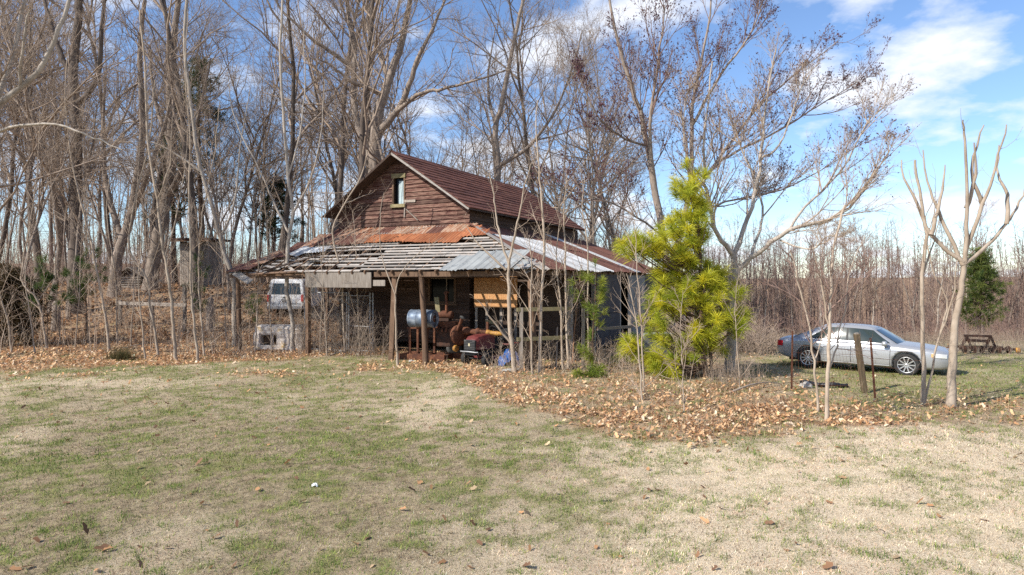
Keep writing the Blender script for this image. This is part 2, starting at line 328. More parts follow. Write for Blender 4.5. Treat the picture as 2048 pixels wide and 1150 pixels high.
def gadd(a, b, k):
    m = N(t, 'ShaderNodeMath', operation='MULTIPLY_ADD'); t.links.new(b, m.inputs[0]); m.inputs[1].default_value = k; t.links.new(a, m.inputs[2]); return m.outputs[0]
straw = gmix(grange(n2, 0.35, 0.62), (0.44, 0.34, 0.22), (0.78, 0.65, 0.47))
dirt = gmix(grange(n3, 0.38, 0.62), (0.15, 0.115, 0.065), (0.40, 0.315, 0.19))
grn = gmix(grange(n2, 0.35, 0.65), (0.14, 0.135, 0.05), (0.30, 0.28, 0.12))
lit = gmix(grange(n2, 0.35, 0.65), (0.17, 0.105, 0.06), (0.50, 0.33, 0.20))
cc = gmix(sp_.outputs[0], dirt, straw); cc = gmix(grange(gadd(sp_.outputs[1], n3, 1.7), 1.05, 1.6, 0, .75), cc, grn); cc = gmix(grange(gadd(sp_.outputs[2], n3, 1.3), 0.8, 1.2), cc, lit)
t.links.new(cc, b_.inputs['Base Color'])
bp = N(t, 'ShaderNodeBump'); bp.inputs['Strength'].default_value = 0.8; bp.inputs['Distance'].default_value = 0.03; t.links.new(n2, bp.inputs['Height']); t.links.new(bp.outputs[0], b_.inputs['Normal'])
t.links.new(b_.outputs[0], o_.inputs[0])
ground = link('ground', gme, gm); tag(ground, kind='structure')

# ------------------------------------------------------------------ the barn (main house with a lean-to porch on three sides)
BR = math.atan2(-0.45, 0.893)
barn = thing('barn', 'derelict brown wooden barn with rusty metal roof and sagging wraparound porch', 'barn', (-1.54, 23.87, 0), BR)
BMW = Matrix.Translation((-1.54, 23.87, 0)) @ Matrix.Rotation(BR, 4, 'Z')
def bw(x, y, z=0): return BMW @ Vector((x, y, z))
W_, D_, QR, QL, PF, ZT, ZE = 6.2, 11.0, 4.2, 2.7, 3.2, 4.75, 3.05
AX, AZ, RC, RS, RL = -3.1, 7.6, 0.83, 0.558, 4.12
r = random.Random(5)
# walls of the house: dark sheathing with openings, clapboards on it
mb = MB()
def wallrect(mb, a, b, z0, z1, y=0.06): mb.box(((a + b) / 2, y, (z0 + z1) / 2), (b - a, 0.06, z1 - z0))
WX0, WX1, WZ0, WZ1 = -1.71, -0.65, 1.9, 2.9          # porch window
AX0, AX1, AZ0, AZ1 = -3.42, -2.94, 5.65, 6.67        # attic window
wallrect(mb, -W_, WX0, 0.45, 5.2); wallrect(mb, WX1, 0, 0.45, 5.2); wallrect(mb, WX0, WX1, 0.45, WZ0); wallrect(mb, WX0, WX1, WZ1, 5.2)
def rakew(z): return max(0.0, (AZ - 0.1 - z) / (RS / RC))
for (xa, xb, za, zb) in ((None, AX0, 5.2, AZ0), (None, AX0, AZ0, AZ1), (AX1, None, 5.2, AZ0), (AX1, None, AZ0, AZ1), (AX0, AX1, 5.2, AZ0)):
    x0 = xa if xa is not None else max(-W_, AX - rakew(za)); x0t = xa if xa is not None else AX - rakew(zb)
    x1 = xb if xb is not None else min(0.0, AX + rakew(za)); x1t = xb if xb is not None else AX + rakew(zb)
    mb.add([(x0, .03, za), (x1, .03, za), (x1t, .03, zb), (x0t, .03, zb), (x0, .09, za), (x1, .09, za), (x1t, .09, zb), (x0t, .09, zb)], [(0, 1, 2, 3), (4, 7, 6, 5), (0, 3, 7, 4), (1, 5, 6, 2), (0, 4, 5, 1), (3, 2, 6, 7)])
zt_ = AZ1
mb.add([(AX - rakew(zt_), .03, zt_), (AX + rakew(zt_), .03, zt_), (AX, .03, AZ - .12), (AX - rakew(zt_), .09, zt_), (AX + rakew(zt_), .09, zt_), (AX, .09, AZ - .12)], [(0, 1, 2), (3, 5, 4), (0, 2, 5, 3), (1, 4, 5, 2), (0, 3, 4, 1)])
fw = mb.build('front_wall', MT['sheath'], barn)
mb = MB(); mb.box((-0.06, D_ / 2 + .05, 2.85), (0.06, D_ - .1, 4.8)); rw = mb.build('side_wall', MT['sheath'], barn)
mb = MB(); mb.box((-W_ + .06, D_ / 2 + .05, 2.85), (0.06, D_ - .1, 4.8)); mb.build('side_wall', MT['clapshade'], barn)
mb = MB(); mb.add([(-W_, D_, .45), (0, D_, .45), (0, D_, 5.2), (AX, D_, AZ - .15), (-W_, D_, 5.2), (-W_, D_ - .08, .45), (0, D_ - .08, .45), (0, D_ - .08, 5.2), (AX, D_ - .08, AZ - .15), (-W_, D_ - .08, 5.2)],
    [(0, 1, 2, 3, 4), (9, 8, 7, 6, 5), (0, 5, 6, 1), (1, 6, 7, 2), (2, 7, 8, 3), (3, 8, 9, 4), (4, 9, 5, 0)]); mb.build('back_wall', MT['clapshade'], barn)
mb = MB(); mb.box((-W_ / 2, D_ / 2, .38), (W_ - .2, D_ - .2, .12)); mb.build('floor', MT['sheath'], barn)
def clap(x0, x1, x0t, x1t, z, h, par, m, dz0=0., dz1=0., side=False):
    """one clapboard, bottom edge proud"""
    v = []
    for (xa, zz, yo) in ((x0, z + dz0, -0.058), (x1, z + dz1, -0.058), (x1t, z + h + dz1, -0.012), (x0t, z + h + dz0, -0.012)): v.append((xa, yo, zz))
    for (xa, zz, yo) in ((x0, z + dz0, -0.020), (x1, z + dz1, -0.020), (x1t, z + h + dz1, 0.01), (x0t, z + h + dz0, 0.01)): v.append((xa, yo, zz))
    cx_ = (x0 + x1) / 2
    if side: v = [(-q[1] - 0.035, q[0], q[2]) for q in v]
    mb = MB(); c = Vector((0, cx_, z)) if side else Vector((cx_, 0, z))
    mb.add([Vector(q) - c for q in v], [(0, 1, 2, 3), (4, 7, 6, 5), (0, 4, 5, 1), (1, 5, 6, 2), (2, 6, 7, 3), (3, 7, 4, 0)])
    if side:                                    # keep the long axis on local x for the grain
        for i, q in enumerate(mb.v): mb.v[i] = (q[1], -q[0], q[2])
        o = mb.build('clapboard', m, par, c, (0, 0, math.pi / 2))
    else: o = mb.build('clapboard', m, par, c)
    o.rotation_euler.y += r.uniform(-0.006, 0.006); return o
h_ = 0.158
def course(z, xl, xr, xlt, xrt, holes, m, par):
    segs = [(xl, xr)]
    for (a, b) in holes:
        segs = [q for (s, e) in segs for q in ((s, min(e, a)), (max(s, b), e)) if q[1] - q[0] > 0.05]
    for (s, e) in segs:
        cuts = [s]; 
        while e - cuts[-1] > 2.6: cuts.append(cuts[-1] + r.uniform(1.2, 2.4))
        cuts.append(e)
        for a, b in zip(cuts[:-1], cuts[1:]):
            if b - a < 0.04: continue
            clap(a + .004, b - .004, xlt if a == xl else a + .004, xrt if b == xr else b - .004, z, h_ + 0.03, par, m, r.uniform(-.012, .012), r.uniform(-.012, .012))
z = 4.5
while z < AZ - 0.35:
    hw, hwt = min(3.1, rakew(z)), min(3.1, rakew(z + h_ + .03))
    course(z, AX - hw, AX + hw, AX - hwt, AX + hwt, [(AX0 - .07, AX1 + .07)] if AZ0 - .14 < z + .1 < AZ1 + .1 else [], MT['clap'], fw); z += h_
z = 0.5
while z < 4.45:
    course(z, -W_, 0, -W_, 0, [(WX0 - .08, WX1 + .08)] if WZ0 - .1 < z + .1 < WZ1 + .06 else [], MT['clapshade'], fw); z += h_
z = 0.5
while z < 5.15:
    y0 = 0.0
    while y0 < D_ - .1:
        y1 = min(D_, y0 + r.uniform(2.2, 4)); clap(y0 + .004, y1 - .004, y0 + .004, y1 - .004, z, h_ + .03, rw, MT['clapshade'], side=True); y0 = y1
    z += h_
# attic window
mb = MB(); mb.box((AX0 - .035, -.04, 6.16), (.07, .05, 1.02)); mb.box((AX1 + .035, -.04, 6.16), (.07, .05, 1.02)); aw = mb.build('attic_window', MT['brownwood'], barn)
MB().box((-3.18, -.06, 6.75), (.66, .05, .17)).build('header_board', MT['mosswood'], aw); MB().box((-3.19, -.07, 5.58), (.68, .12, .13)).build('sill', MT['mosswood'], aw)
mb = MB(); rows = []
for i in range(9):
    x = -3.24 + i * .037; rows += [(x, .035 + .012 * math.sin(i * 1.9), 5.64), (x + .008 * math.sin(i), .035 + .015 * math.sin(i * 1.3), 6.1), (x, .035 + .01 * math.cos(i * 2.1), 6.56)]
mb.add(rows, [(i * 3 + k, i * 3 + 3 + k, i * 3 + 4 + k, i * 3 + 1 + k) for i in range(8) for k in range(2)]); mb.build('curtain', MT['cloth'], aw)
MB().box((AX0 + .24, .06, 6.16), (.48, .006, 1.02)).build('pane', MT['darkglass'], aw)
MB().box((AX1 + .28, -.065, 5.74), (.55, .03, .10), Matrix.Rotation(.03, 3, 'Y')).build('loose_board', MT['greywood'], barn)
MB().beam((-2.86, -.07, 5.68), (-2.90, -.07, 5.12), .05, .03, (0, 1, 0)).build('loose_board', MT['greywood'], barn)
MB().beam((-2.8, -.07, 5.42), (-2.25, -.09, 4.98), .04, .03, (0, 1, 0)).build('loose_board', MT['greywood'], barn)
# porch window
mb = MB()
for (a, b, c, d) in ((WX0 - .1, WX0, WZ0 - .1, WZ1 + .1), (WX1, WX1 + .1, WZ0 - .1, WZ1 + .1), (WX0, WX1, WZ1, WZ1 + .1), (WX0, WX1, WZ0 - .1, WZ0)): mb.box(((a + b) / 2, -.055, (c + d) / 2), (b - a, .05, d - c))
pw = mb.build('porch_window', MT['brownwood'], barn)
MB().box((-1.0, -.02, 2.4), (.035, .03, 1.0)).build('mullion', MT['greywood'], pw); MB().box((-1.18, -.015, 2.76), (1.04, .03, .04)).build('rail', MT['greywood'], pw)
for x0, x1 in ((WX0 + .01, -1.02), (-.98, WX1 - .01)): MB().box(((x0 + x1) / 2, .03, 2.4), (x1 - x0, .006, .98)).build('pane', MT['darkglass'], pw)
MB().box((-1.18, -.09, 1.79), (1.4, .12, .06)).build('sill', MT['brownwood'], pw)
# added planks that darken the porch; gap lets sun reach the strand board
rc_ = random.Random(8); y = -2.9; kq = 0
while y < -.1:
    x = -5.9
    while x < 4.0:
        x1 = min(4.0, x + rc_.uniform(1.5, 2.6)); gap = (-1.75 < y < -.72) and (x1 > -.4 and x < 1.5)
        if gap: x1 = -.45 if x < -.45 else x1
        if not (gap and x >= -.46) and rc_.random() > .06 and x1 - x > .1: MB().box(((x + x1) / 2, y + .085, 2.79 + rc_.uniform(-.01, .01)), (x1 - x - .01, .16, .018)).build('shade_plank', MT['clapshade'], barn)
        x = x1 if not (gap and x >= -.46) else max(x1, 1.5)
    y += .172
# strand board closing the porch end, with slats below
osb = MB().box((1.08, -.05, 2.34), (1.75, .03, 1.27)).build('strand_board', MT['osb'], barn)
for x in (.28, .72, 1.3, 1.88): MB().box((x, -.02, .85), (.10, .03, 1.72)).build('slat', MT['greywood'], barn)
MB().box((1.05, .05, .25), (1.9, .1, .5)).build('sill_beam', MT['brownwood'], barn)
mb = MB(); mb.box((2.1, .35, 1.6), (4.1, .05, 3.0)); mb.build('partition', MT['sheath'], barn)

# main roof: deck, courses of metal shingles, ridge caps, rake boards
mb = MB()
def deck(sgn):
    a = (AX, AZ - .03); b = (AX + sgn * RL * RC, AZ - .03 - RL * RS); y0, y1 = -.62, D_ + .3
    mb.add([(a[0], y0, a[1]), (b[0], y0, b[1]), (b[0], y1, b[1]), (a[0], y1, a[1]), (a[0], y0, a[1] - .05), (b[0], y0, b[1] - .05), (b[0], y1, b[1] - .05), (a[0], y1, a[1] - .05)],
        [(0, 1, 2, 3), (4, 7, 6, 5), (0, 4, 5, 1), (1, 5, 6, 2), (2, 6, 7, 3), (3, 7, 4, 0)])
deck(1); deck(-1); roof = mb.build('roof', MT['sheath'], barn)
NC = 14; cl = RL / NC; NP = 9; pl = (D_ + .95) / NP
def shingle_mesh(ln):
    m_ = MB(); m_.add([(-ln / 2, -cl, .030), (ln / 2, -cl, .030), (ln / 2, .03, .008), (-ln / 2, .03, .008), (-ln / 2, -cl, .006), (ln / 2, -cl, .006), (ln / 2, .03, .0), (-ln / 2, .03, .0)],
        [(0, 1, 2, 3), (0, 4, 5, 1), (1, 5, 6, 2), (3, 7, 4, 0), (4, 7, 6, 5)]); return m_.mesh('shingle')
shm = shingle_mesh(pl - .006); shm.materials.append(MT['shingle']); shl = shingle_mesh(D_ + .92); shl.materials.append(MT['shingle'])
RM = Matrix(((0, -RC, RS), (1, 0, 0), (0, RS, RC)))           # columns: along (+y), up-slope, normal
LM = Matrix(((0, RC, -RS), (-1, 0, 0), (0, RS, RC)))
for i in range(NC):
    d = i * cl; off = (i % 3) * pl / 3 - pl / 3
    for k in range(-1, NP + 1):
        a, b = max(-.61, -.61 + k * pl + off), min(D_ + .33, -.61 + (k + 1) * pl + off)
        if b - a < .12: continue
        o = link('shingle', shm, None, roof); sag = -.05 * math.sin(math.pi * ((a + b) / 2) / D_) ** 2
        o.matrix_local = Matrix.Translation((AX + d * RC, (a + b) / 2, AZ - d * RS - .022 + sag * 0)) @ RM.to_4x4() @ Matrix.Rotation(r.uniform(-.004, .004), 4, 'X') @ Matrix.Diagonal(((b - a) / pl, 1, 1 + r.uniform(0, .5), 1))
    o = link('shingle', shl, None, roof); o.matrix_local = Matrix.Translation((AX - d * RC, D_ / 2 - .14, AZ - d * RS - .022)) @ LM.to_4x4()
for k in range(6):
    a = -.62 + k * 1.99; mb = MB(); q = .13
    mb.add([(AX - q, a, AZ - q * .63), (AX, a, AZ + .035), (AX + q, a, AZ - q * .63), (AX - q, a + 2.01, AZ - q * .63), (AX, a + 2.01, AZ + .035), (AX + q, a + 2.01, AZ - q * .63)], [(0, 1, 4, 3), (1, 2, 5, 4)]); mb.build('ridge_cap', MT['shingle'], roof)
for s_ in (1, -1):
    e = (AX + s_ * RL * RC, -.64, AZ - .07 - RL * RS); mid = (AX + s_ * 2.3 * RC, -.64, AZ - .07 - 2.3 * RS)
    MB().beam((AX, -.64, AZ - .09), mid, .03, .075, (0, 0, 1)).build('rake_board', MT['lath'] if s_ > 0 else MT['sheath'], roof)
    MB().beam(mid, e, .03, .065, (0, 0, 1)).build('rake_board', MT['lath'] if s_ > 0 else MT['sheath'], roof)
for k in range(18):
    y = .1 + k * .63; x = AX + RL * RC; MB().beam((-.05, y, 5.42), (x - .05, y, 5.27), .05, .09).build('rafter_tail', MT['brownwood'], roof)
# porch and lean-to roofs
FL, RLN, LLN = math.hypot(PF, ZT - ZE), math.hypot(QR, ZT - ZE), math.hypot(QL, ZT - ZE)
def frame(kind):
    if kind == 'f': c, s, L = PF / FL, (ZT - ZE) / FL, FL; return Matrix(((1, 0, 0), (0, c, -s), (0, s, c))), (lambda a, d: Vector((a, -d * c, ZT - d * s))), L
    if kind == 'r': c, s, L = QR / RLN, (ZT - ZE) / RLN, RLN; return Matrix(((0, -c, s), (1, 0, 0), (0, s, c))), (lambda a, d: Vector((d * c, a, ZT - d * s))), L
    c, s, L = QL / LLN, (ZT - ZE) / LLN, LLN; return Matrix(((0, c, -s), (-1, 0, 0), (0, s, c))), (lambda a, d: Vector((-W_ - d * c, a, ZT - d * s))), L
mb = MB(); mf, pf, _ = frame('f'); mr, pr, _ = frame('r'); ml, plf, _ = frame('l')
def raft(a, b, mat_='brownwood'): MB().beam(a, b, .05, .11).build('rafter', MT[mat_], proof)
proof = MB().box((-3.1, -.075, ZT - .1), (W_, .05, .14)).build('porch_roof', MT['brownwood'], barn)
for k in range(12): a = -W_ + k * .56 + .05; raft(pf(a, .02) - Vector((0, 0, .08)), pf(a, FL + .05) - Vector((0, 0, .08)))
for k in range(1, 7): a = k * .62; raft(pf(a, a * PF / QR / PF * FL) - Vector((0, 0, .08)), pf(a, FL + .05) - Vector((0, 0, .08)))
for k in range(1, 5): a = k * .55; raft(pf(-W_ - a, a / QL * FL) - Vector((0, 0, .08)), pf(-W_ - a, FL + .05) - Vector((0, 0, .08)))
raft((0, 0, ZT - .07), (QR + .05, -PF - .05, ZE - .07)); raft((-W_, 0, ZT - .07), (-W_ - QL - .05, -PF - .05, ZE - .07))
for k in range(18): a = -.3 - .0 + k * .65 - 2.2; d0 = max(0, -a * QR / PF) / QR * RLN; raft(pr(a, d0) - Vector((0, 0, .08)), pr(a, RLN + .03) - Vector((0, 0, .08)))
for k in range(17): a = -2.4 + k * .8; d0 = max(0, -a * QL / PF) / QL * LLN; raft(plf(a, d0) - Vector((0, 0, .08)), plf(a, LLN + .03) - Vector((0, 0, .08)))
# laths along the front, exposed
d = .12; k = 0
while d < FL + .06:
    xl = -W_ - QL * d / FL; xr = QR * d / FL; x = xl
    while x < xr - .1:
        x1 = min(xr, x + r.uniform(2.0, 3.9)); sag = (-.10 * max(0, min(1, (-x - 4) / 4)) * d / FL)
        A = pf(x + .01, d) + Vector((0, 0, sag + r.uniform(-.012, .012))); B = pf(x1 - .01, d + r.uniform(-.03, .03)) + Vector((0, 0, sag + r.uniform(-.012, .012)))
        L_b = (B - A).length; lm = MB().box((L_b / 2, 0, 0), (L_b, r.uniform(.08, .125), .024))
        X = (B - A).normalized(); Z = (mf @ Vector((0, 0, 1))); Y = Z.cross(X).normalized(); Z = X.cross(Y)
        if not (r.random() < .12 and d > 1.4): 
            o = lm.build('lath', MT['lath'], proof); o.matrix_local = Matrix.Translation(A) @ Matrix((X, Y, Z)).transposed().to_4x4()
        x = x1
    d += r.uniform(.215, .26)
for dd in np.arange(.15, RLN, .42):
    ya = -PF * dd / RLN
    MB().beam(pr(ya, dd), pr(D_ + .2, dd), .09, .022).build('lath', MT['lath'], proof)
for dd in np.arange(.15, LLN, .42):
    ya = -PF * dd / LLN
    MB().beam(plf(ya, dd), plf(D_ + .2, dd), .09, .022).build('lath', MT['lath'], proof)
def sheet(kind, a, d0, d1, wd, m, lift=.04, tilt=0., curl=0., pitch=.13, amp=.015, rot=0., ragged=.02, flat=False, cut=None, d0b=None):
    M3, pt, L = frame(kind); n = int(wd / pitch * 6) + 1; rows = 5; v = []; ln = d1 - d0
    for j in range(rows):
        for i in range(n):
            u = i / (n - 1) * wd; top = 0.0
            if d0b is not None: top = -(d0b - d0) * (u / wd)           # slanted top edge along a hip
            bot = -ln + ragged * math.sin(i * .9 + a * 7); f = j / (rows - 1); y = top * (1 - f) + bot * f
            zc = amp * math.sin(2 * math.pi * u / pitch) if not flat else (amp * 1.6 if (i % 12) in (0, 1) else 0)
            v.append((u - wd / 2, y, zc + curl * f * f + .01 * math.sin(3 * f + a)))
    mb = MB(); mb.add(v, [(j * n + i, j * n + i + 1, (j + 1) * n + i + 1, (j + 1) * n + i) for j in range(rows - 1) for i in range(n - 1)], True)
    o = mb.build('roof_sheet', m, proof); o.matrix_local = Matrix.Translation(pt(a, d0) + M3 @ Vector((0, 0, lift))) @ M3.to_4x4() @ Matrix.Rotation(tilt, 4, 'X') @ Matrix.Rotation(rot, 4, 'Z'); return o
# front: two courses of rusty sheets below the gable
for k in range(11):
    a = -W_ + .25 + k * .6
    left_ = k < 4
    sheet('f', a, .0, .82, .64, MT['rustpale'] if k % 4 else MT['rustdark'], .034, 0, 0, ragged=.01)
    sheet('f', a + r.uniform(-.03, .03), .76, (1.5 if k > 2 else 1.6) + (.22 if k > 7 else 0) + r.uniform(-.08, .10), .64, MT['rust'] if k > 3 else (MT['rustpale'] if k % 2 else MT['rustdark']), .052, r.uniform(-.02, .01), r.uniform(0, .02))
for (a, d0, d1, m, z) in ((.36, .28, 1.25, 'rust', .05), (.9, .72, 1.25, 'rust', .075)): sheet('f', a, d0, d1, .60, MT[m], z, 0, .02, rot=.12)
# left end of the porch roof, slipped sheets
for k in range(4):
    a = -W_ - .35 - k * .55; d0 = max(0.05, (-W_ - a) / QL * FL); sheet('f', a, d0, min(FL, d0 + 1.5 - .1 * k), .6, MT['rustdark'] if k % 2 else MT['rustpale'], .045, r.uniform(-.03, .05), .03)
sheet('f', -6.35, 1.75, 2.55, .62, MT['galv'], .07, .10, .10, rot=-.25); sheet('f', -5.65, 1.85, 2.35, 1.0, MT['galv'], .10, .08, .05, rot=.10); sheet('f', -5.0, 2.7, 3.3, .45, MT['galvdull'], -.12, -.5, 0, rot=.1)
sheet('f', -7.9, 2.6, 3.75, .66, MT['rustdark'], .05, 0, .05); sheet('f', -8.45, 3.1, 3.85, .62, MT['rustdark'], .05, 0, .04)
MB().beam(bw(0, 0) * 0 + Vector((-8.35, -3.35, 2.98)), (-7.35, -3.5, 2.62), .26, .03, (0, -.6, .8)).build('hanging_board', MT['lath'], proof)
for (p0, p1, m) in (((-8.2, -2.9, 3.15), (-6.6, -3.3, 2.95), 'lath'), ((-7.9, -2.6, 3.3), (-6.2, -3.2, 3.1), 'lath'), ((-7.6, -3.3, 2.92), (-5.2, -3.35, 3.0), 'brownwood'), ((-7.0, -2.3, 3.45), (-5.5, -3.2, 3.02), 'greywood'), ((-6.9, -3.35, 3.02), (-4.9, -2.5, 3.62), 'sheath')):
    MB().beam(p0, p1, .10, .03, (0, -.5, .85)).build('slipped_board', MT[m], proof)
# grey sheets at the right front corner
for k, a in enumerate((1.35, 1.95, 2.55, 3.15)): sheet('f', a + .04, 2.55 - .04 * k + (.25 if k == 0 else 0), FL + .34 - .03 * k, .64, MT['galvdull'], .055 + .004 * (k % 2), -.06, 0, flat=True, rot=-.10 if k == 0 else -.04, amp=.014)
sheet('f', 3.72, 3.1, FL + .22, .5, MT['galvdull'], .05, -.05, 0, flat=True)
# right lean-to: long sheets from the wall to the eave
y = -PF + .12; k = 0
while y < D_ + .2:
    wd = .66; yc = y + wd / 2
    ha = max(0, -(y) * QR / PF) / QR * RLN; hb = max(0, -(y + wd) * QR / PF) / QR * RLN
    if -.5 < yc < 3.6:
        sheet('r', yc, hb, max(hb + .3, 1.35 - .05 * k), wd + .03, MT['rustdark'], .034)
        sheet('r', yc, max(hb, 1.2 + .02 * k), RLN + .18 + r.uniform(-.03, .05), wd + .03, MT['galv'], .052, pitch=.165, amp=.024)
    elif 6.4 < yc < 7.2: sheet('r', yc, .0, RLN + .16, wd + .02, MT['galv'], .052, pitch=.165, amp=.024)
    else:
        if y < 0: sheet('r', yc, ha, RLN + .16, wd + .03, MT['rustdark'], .036, d0b=hb)
        else: sheet('r', yc, .02, RLN * .52, wd + .03, MT['rustdark'], .046); sheet('r', yc, RLN * .5, RLN + .16 + r.uniform(-.04, .04), wd + .03, MT['rustdark'], .034)
    y += .645; k += 1
y = -2.4
while y < D_:
    d0 = max(0, -(y) * QL / PF) / QL * LLN; sheet('l', y + .33, d0, LLN + .15, .66, MT['rustdark'] if int(y * 3) % 3 else MT['galvdull'], .04); y += .645
# hip boards and splintered ends
for k in range(5):
    f0, f1 = .12 + .19 * k, .12 + .19 * (k + 1)
    MB().beam((QR * f0, -PF * f0, ZT - (ZT - ZE) * f0 + .07), (QR * f1, -PF * f1, ZT - (ZT - ZE) * f1 + .07 + .02 * (k % 2)), .16, .025).build('hip_board', MT['lath'], proof)
for k in range(9):
    a = 3.4 + r.uniform(0, .8); MB().beam((a, -3.25 + r.uniform(-.1, .5), 3.1 + r.uniform(-.05, .2)), (a + r.uniform(-.4, .5), -3.3 + r.uniform(-.2, .5), 3.0 + r.uniform(-.12, .2)), .09, .02, (0, -.5, .8)).build('splintered_board', MT['lath'], proof)
# eave beams, posts
MB().beam((-1.9, -3.1, ZE - .16), (QR, -3.1, ZE - .16), .10, .16).build('eave_beam', MT['brownwood'], barn); MB().beam((-W_ - QL, -3.1, ZE - .2), (-4.9, -3.1, ZE - .17), .09, .14).build('eave_beam', MT['brownwood'], barn)
MB().beam((QR - .08, -3.1, ZE - .13), (QR - .08, D_, ZE - .13), .09, .14).build('eave_beam', MT['brownwood'], barn); MB().beam((-W_ - QL + .08, -3.1, ZE - .17), (-W_ - QL + .08, D_, ZE - .17), .09, .14).build('eave_beam', MT['brownwood'], barn)
hb_ = MB(); hb_.box((-3.45, -3.19, 2.70), (2.95, .03, .52)); hb_.build('header_panel', MT['greywood'], barn); MB().box((-1.66, -3.17, 2.60), (.5, .03, .20)).build('header_panel', MT['greywood'], barn)
def gz(x, y): q = bw(x, y); return hz(q.x, q.y) - .05
def post(x, y, ztop, rad, lean=(0, 0), m='brownwood', sq=False):
    z0 = gz(x + lean[0], y + lean[1]); a = (x + lean[0], y + lean[1], z0); b = (x, y, ztop)
    mb = MB()
    if sq: mb.beam(a, b, rad * 2, rad * 2)
    else: mb.tube([a, tuple(.5 * (a[i] + b[i]) + (.02 if i == 0 else 0) for i in range(3)), b], [rad * 1.12, rad, rad * .93], 10)
    return mb.build('porch_post', MT[m], barn)
post(-.05, -3.05, ZE - .24, .095, (.25, -.1)); post(-1.15, -3.0, ZE - .2, .075, (-.12, -.05), 'brownwood', True); post(-4.95, -3.05, ZE - .1, .07, (0, 0), 'brownwood', True); post(-8.55, -3.05, ZE - .24, .09, (.1, 0), 'brownwood')
post(3.85, -3.0, ZE - .24, .10, (.1, 0), 'brownwood'); post(4.1, -.4, ZE - .2, .07, (0, 0), 'greywood', True); post(4.1, 1.9, ZE - .2, .07, (0, 0), 'greywood', True); post(-8.7, 2, ZE - .24, .08); post(-8.7, 6, ZE - .24, .08)
MB().tube([(4.0, -2.6, 1.5), (3.95, -2.75, 2.3), (4.05, -2.9, 2.85)], [.06, .13, .10], 7).build('knee_brace', MT['brownwood'], barn)
# closed end of the right lean-to
def sidepanel(y0, y1, z0, z1, m, x=QR - .02):
    mb = MB(); mb.box((x, (y0 + y1) / 2, (z0 + z1) / 2), (.03, y1 - y0, z1 - z0)); return mb.build('wall_panel', MT[m], barn)
for (a, b) in ((2.0, 3.35), (3.36, 4.75)): sidepanel(a, b, 1.42, 2.9, 'tar'); sidepanel(a, b, .2, 1.40, 'tar')
sidepanel(6.05, 7.3, .2, 2.9, 'palepanel'); sidepanel(7.32, 8.6, .2, 2.9, 'palepanel'); sidepanel(8.62, D_, .2, 2.9, 'tar'); sidepanel(4.77, 4.90, .2, 2.9, 'greywood', QR - .01); sidepanel(5.92, 6.04, .2, 2.9, 'greywood', QR - .01)
for yq in (2.1, D_ - .05): MB().box((2.1, yq, 1.5), (4.0, .05, 2.8)).build('partition', MT['sheath'], barn)

# ------------------------------------------------------------------ trees
def tubes_mesh(name, polys, sides):
    """polys: list of (pts (n,3), rad (n,)); one mesh of tapered tubes"""
    groups = {}
    for p, q in polys: groups.setdefault(len(p), []).append((p, q))
    Vs, Fs, off = [], [], 0
    for n, lst in groups.items():
        Pp = np.array([a for a, _ in lst]); Rr = np.array([b for _, b in lst]); B = len(lst)
        T = np.empty_like(Pp); T[:, 1:-1] = Pp[:, 2:] - Pp[:, :-2]; T[:, 0] = Pp[:, 1] - Pp[:, 0]; T[:, -1] = Pp[:, -1] - Pp[:, -2]
        T /= np.linalg.norm(T, axis=-1, keepdims=True) + 1e-9
        tm = T.mean(1); ref = np.where(np.abs(tm[:, 2:3]) < 0.8, np.array([[0, 0, 1.0]]), np.array([[1.0, 0, 0]]))[:, None, :]
        A = np.cross(T, np.broadcast_to(ref, T.shape)); A /= np.linalg.norm(A, axis=-1, keepdims=True) + 1e-9; Bn = np.cross(A, T)
        th = np.arange(sides) * 2 * np.pi / sides
        ring = Pp[:, :, None, :] + Rr[:, :, None, None] * (np.cos(th)[None, None, :, None] * A[:, :, None, :] + np.sin(th)[None, None, :, None] * Bn[:, :, None, :])
        Vs.append(ring.reshape(-1, 3))
        base = off + (np.arange(B) * n * sides)[:, None, None] + (np.arange(n - 1) * sides)[None, :, None]
        k = np.arange(sides)[None, None, :]; k2 = (k + 1) % sides
        Fs.append(np.stack([base + k, base + k2, base + sides + k2, base + sides + k], -1).reshape(-1, 4)); off += B * n * sides
    return fast_mesh(name, np.concatenate(Vs), np.concatenate(Fs), 4, True)
def unit(v): return v / (math.sqrt(float(v @ v)) + 1e-9)
def walk(rng, p, d, L, n, wob, up):
    pts = [p]; ns = rng.normal(0, wob, (n, 3))
    for i in range(n):
        d = d + ns[i]; d[2] += up; d = unit(d); p = p + d * (L / n); pts.append(p)
    return np.array(pts)
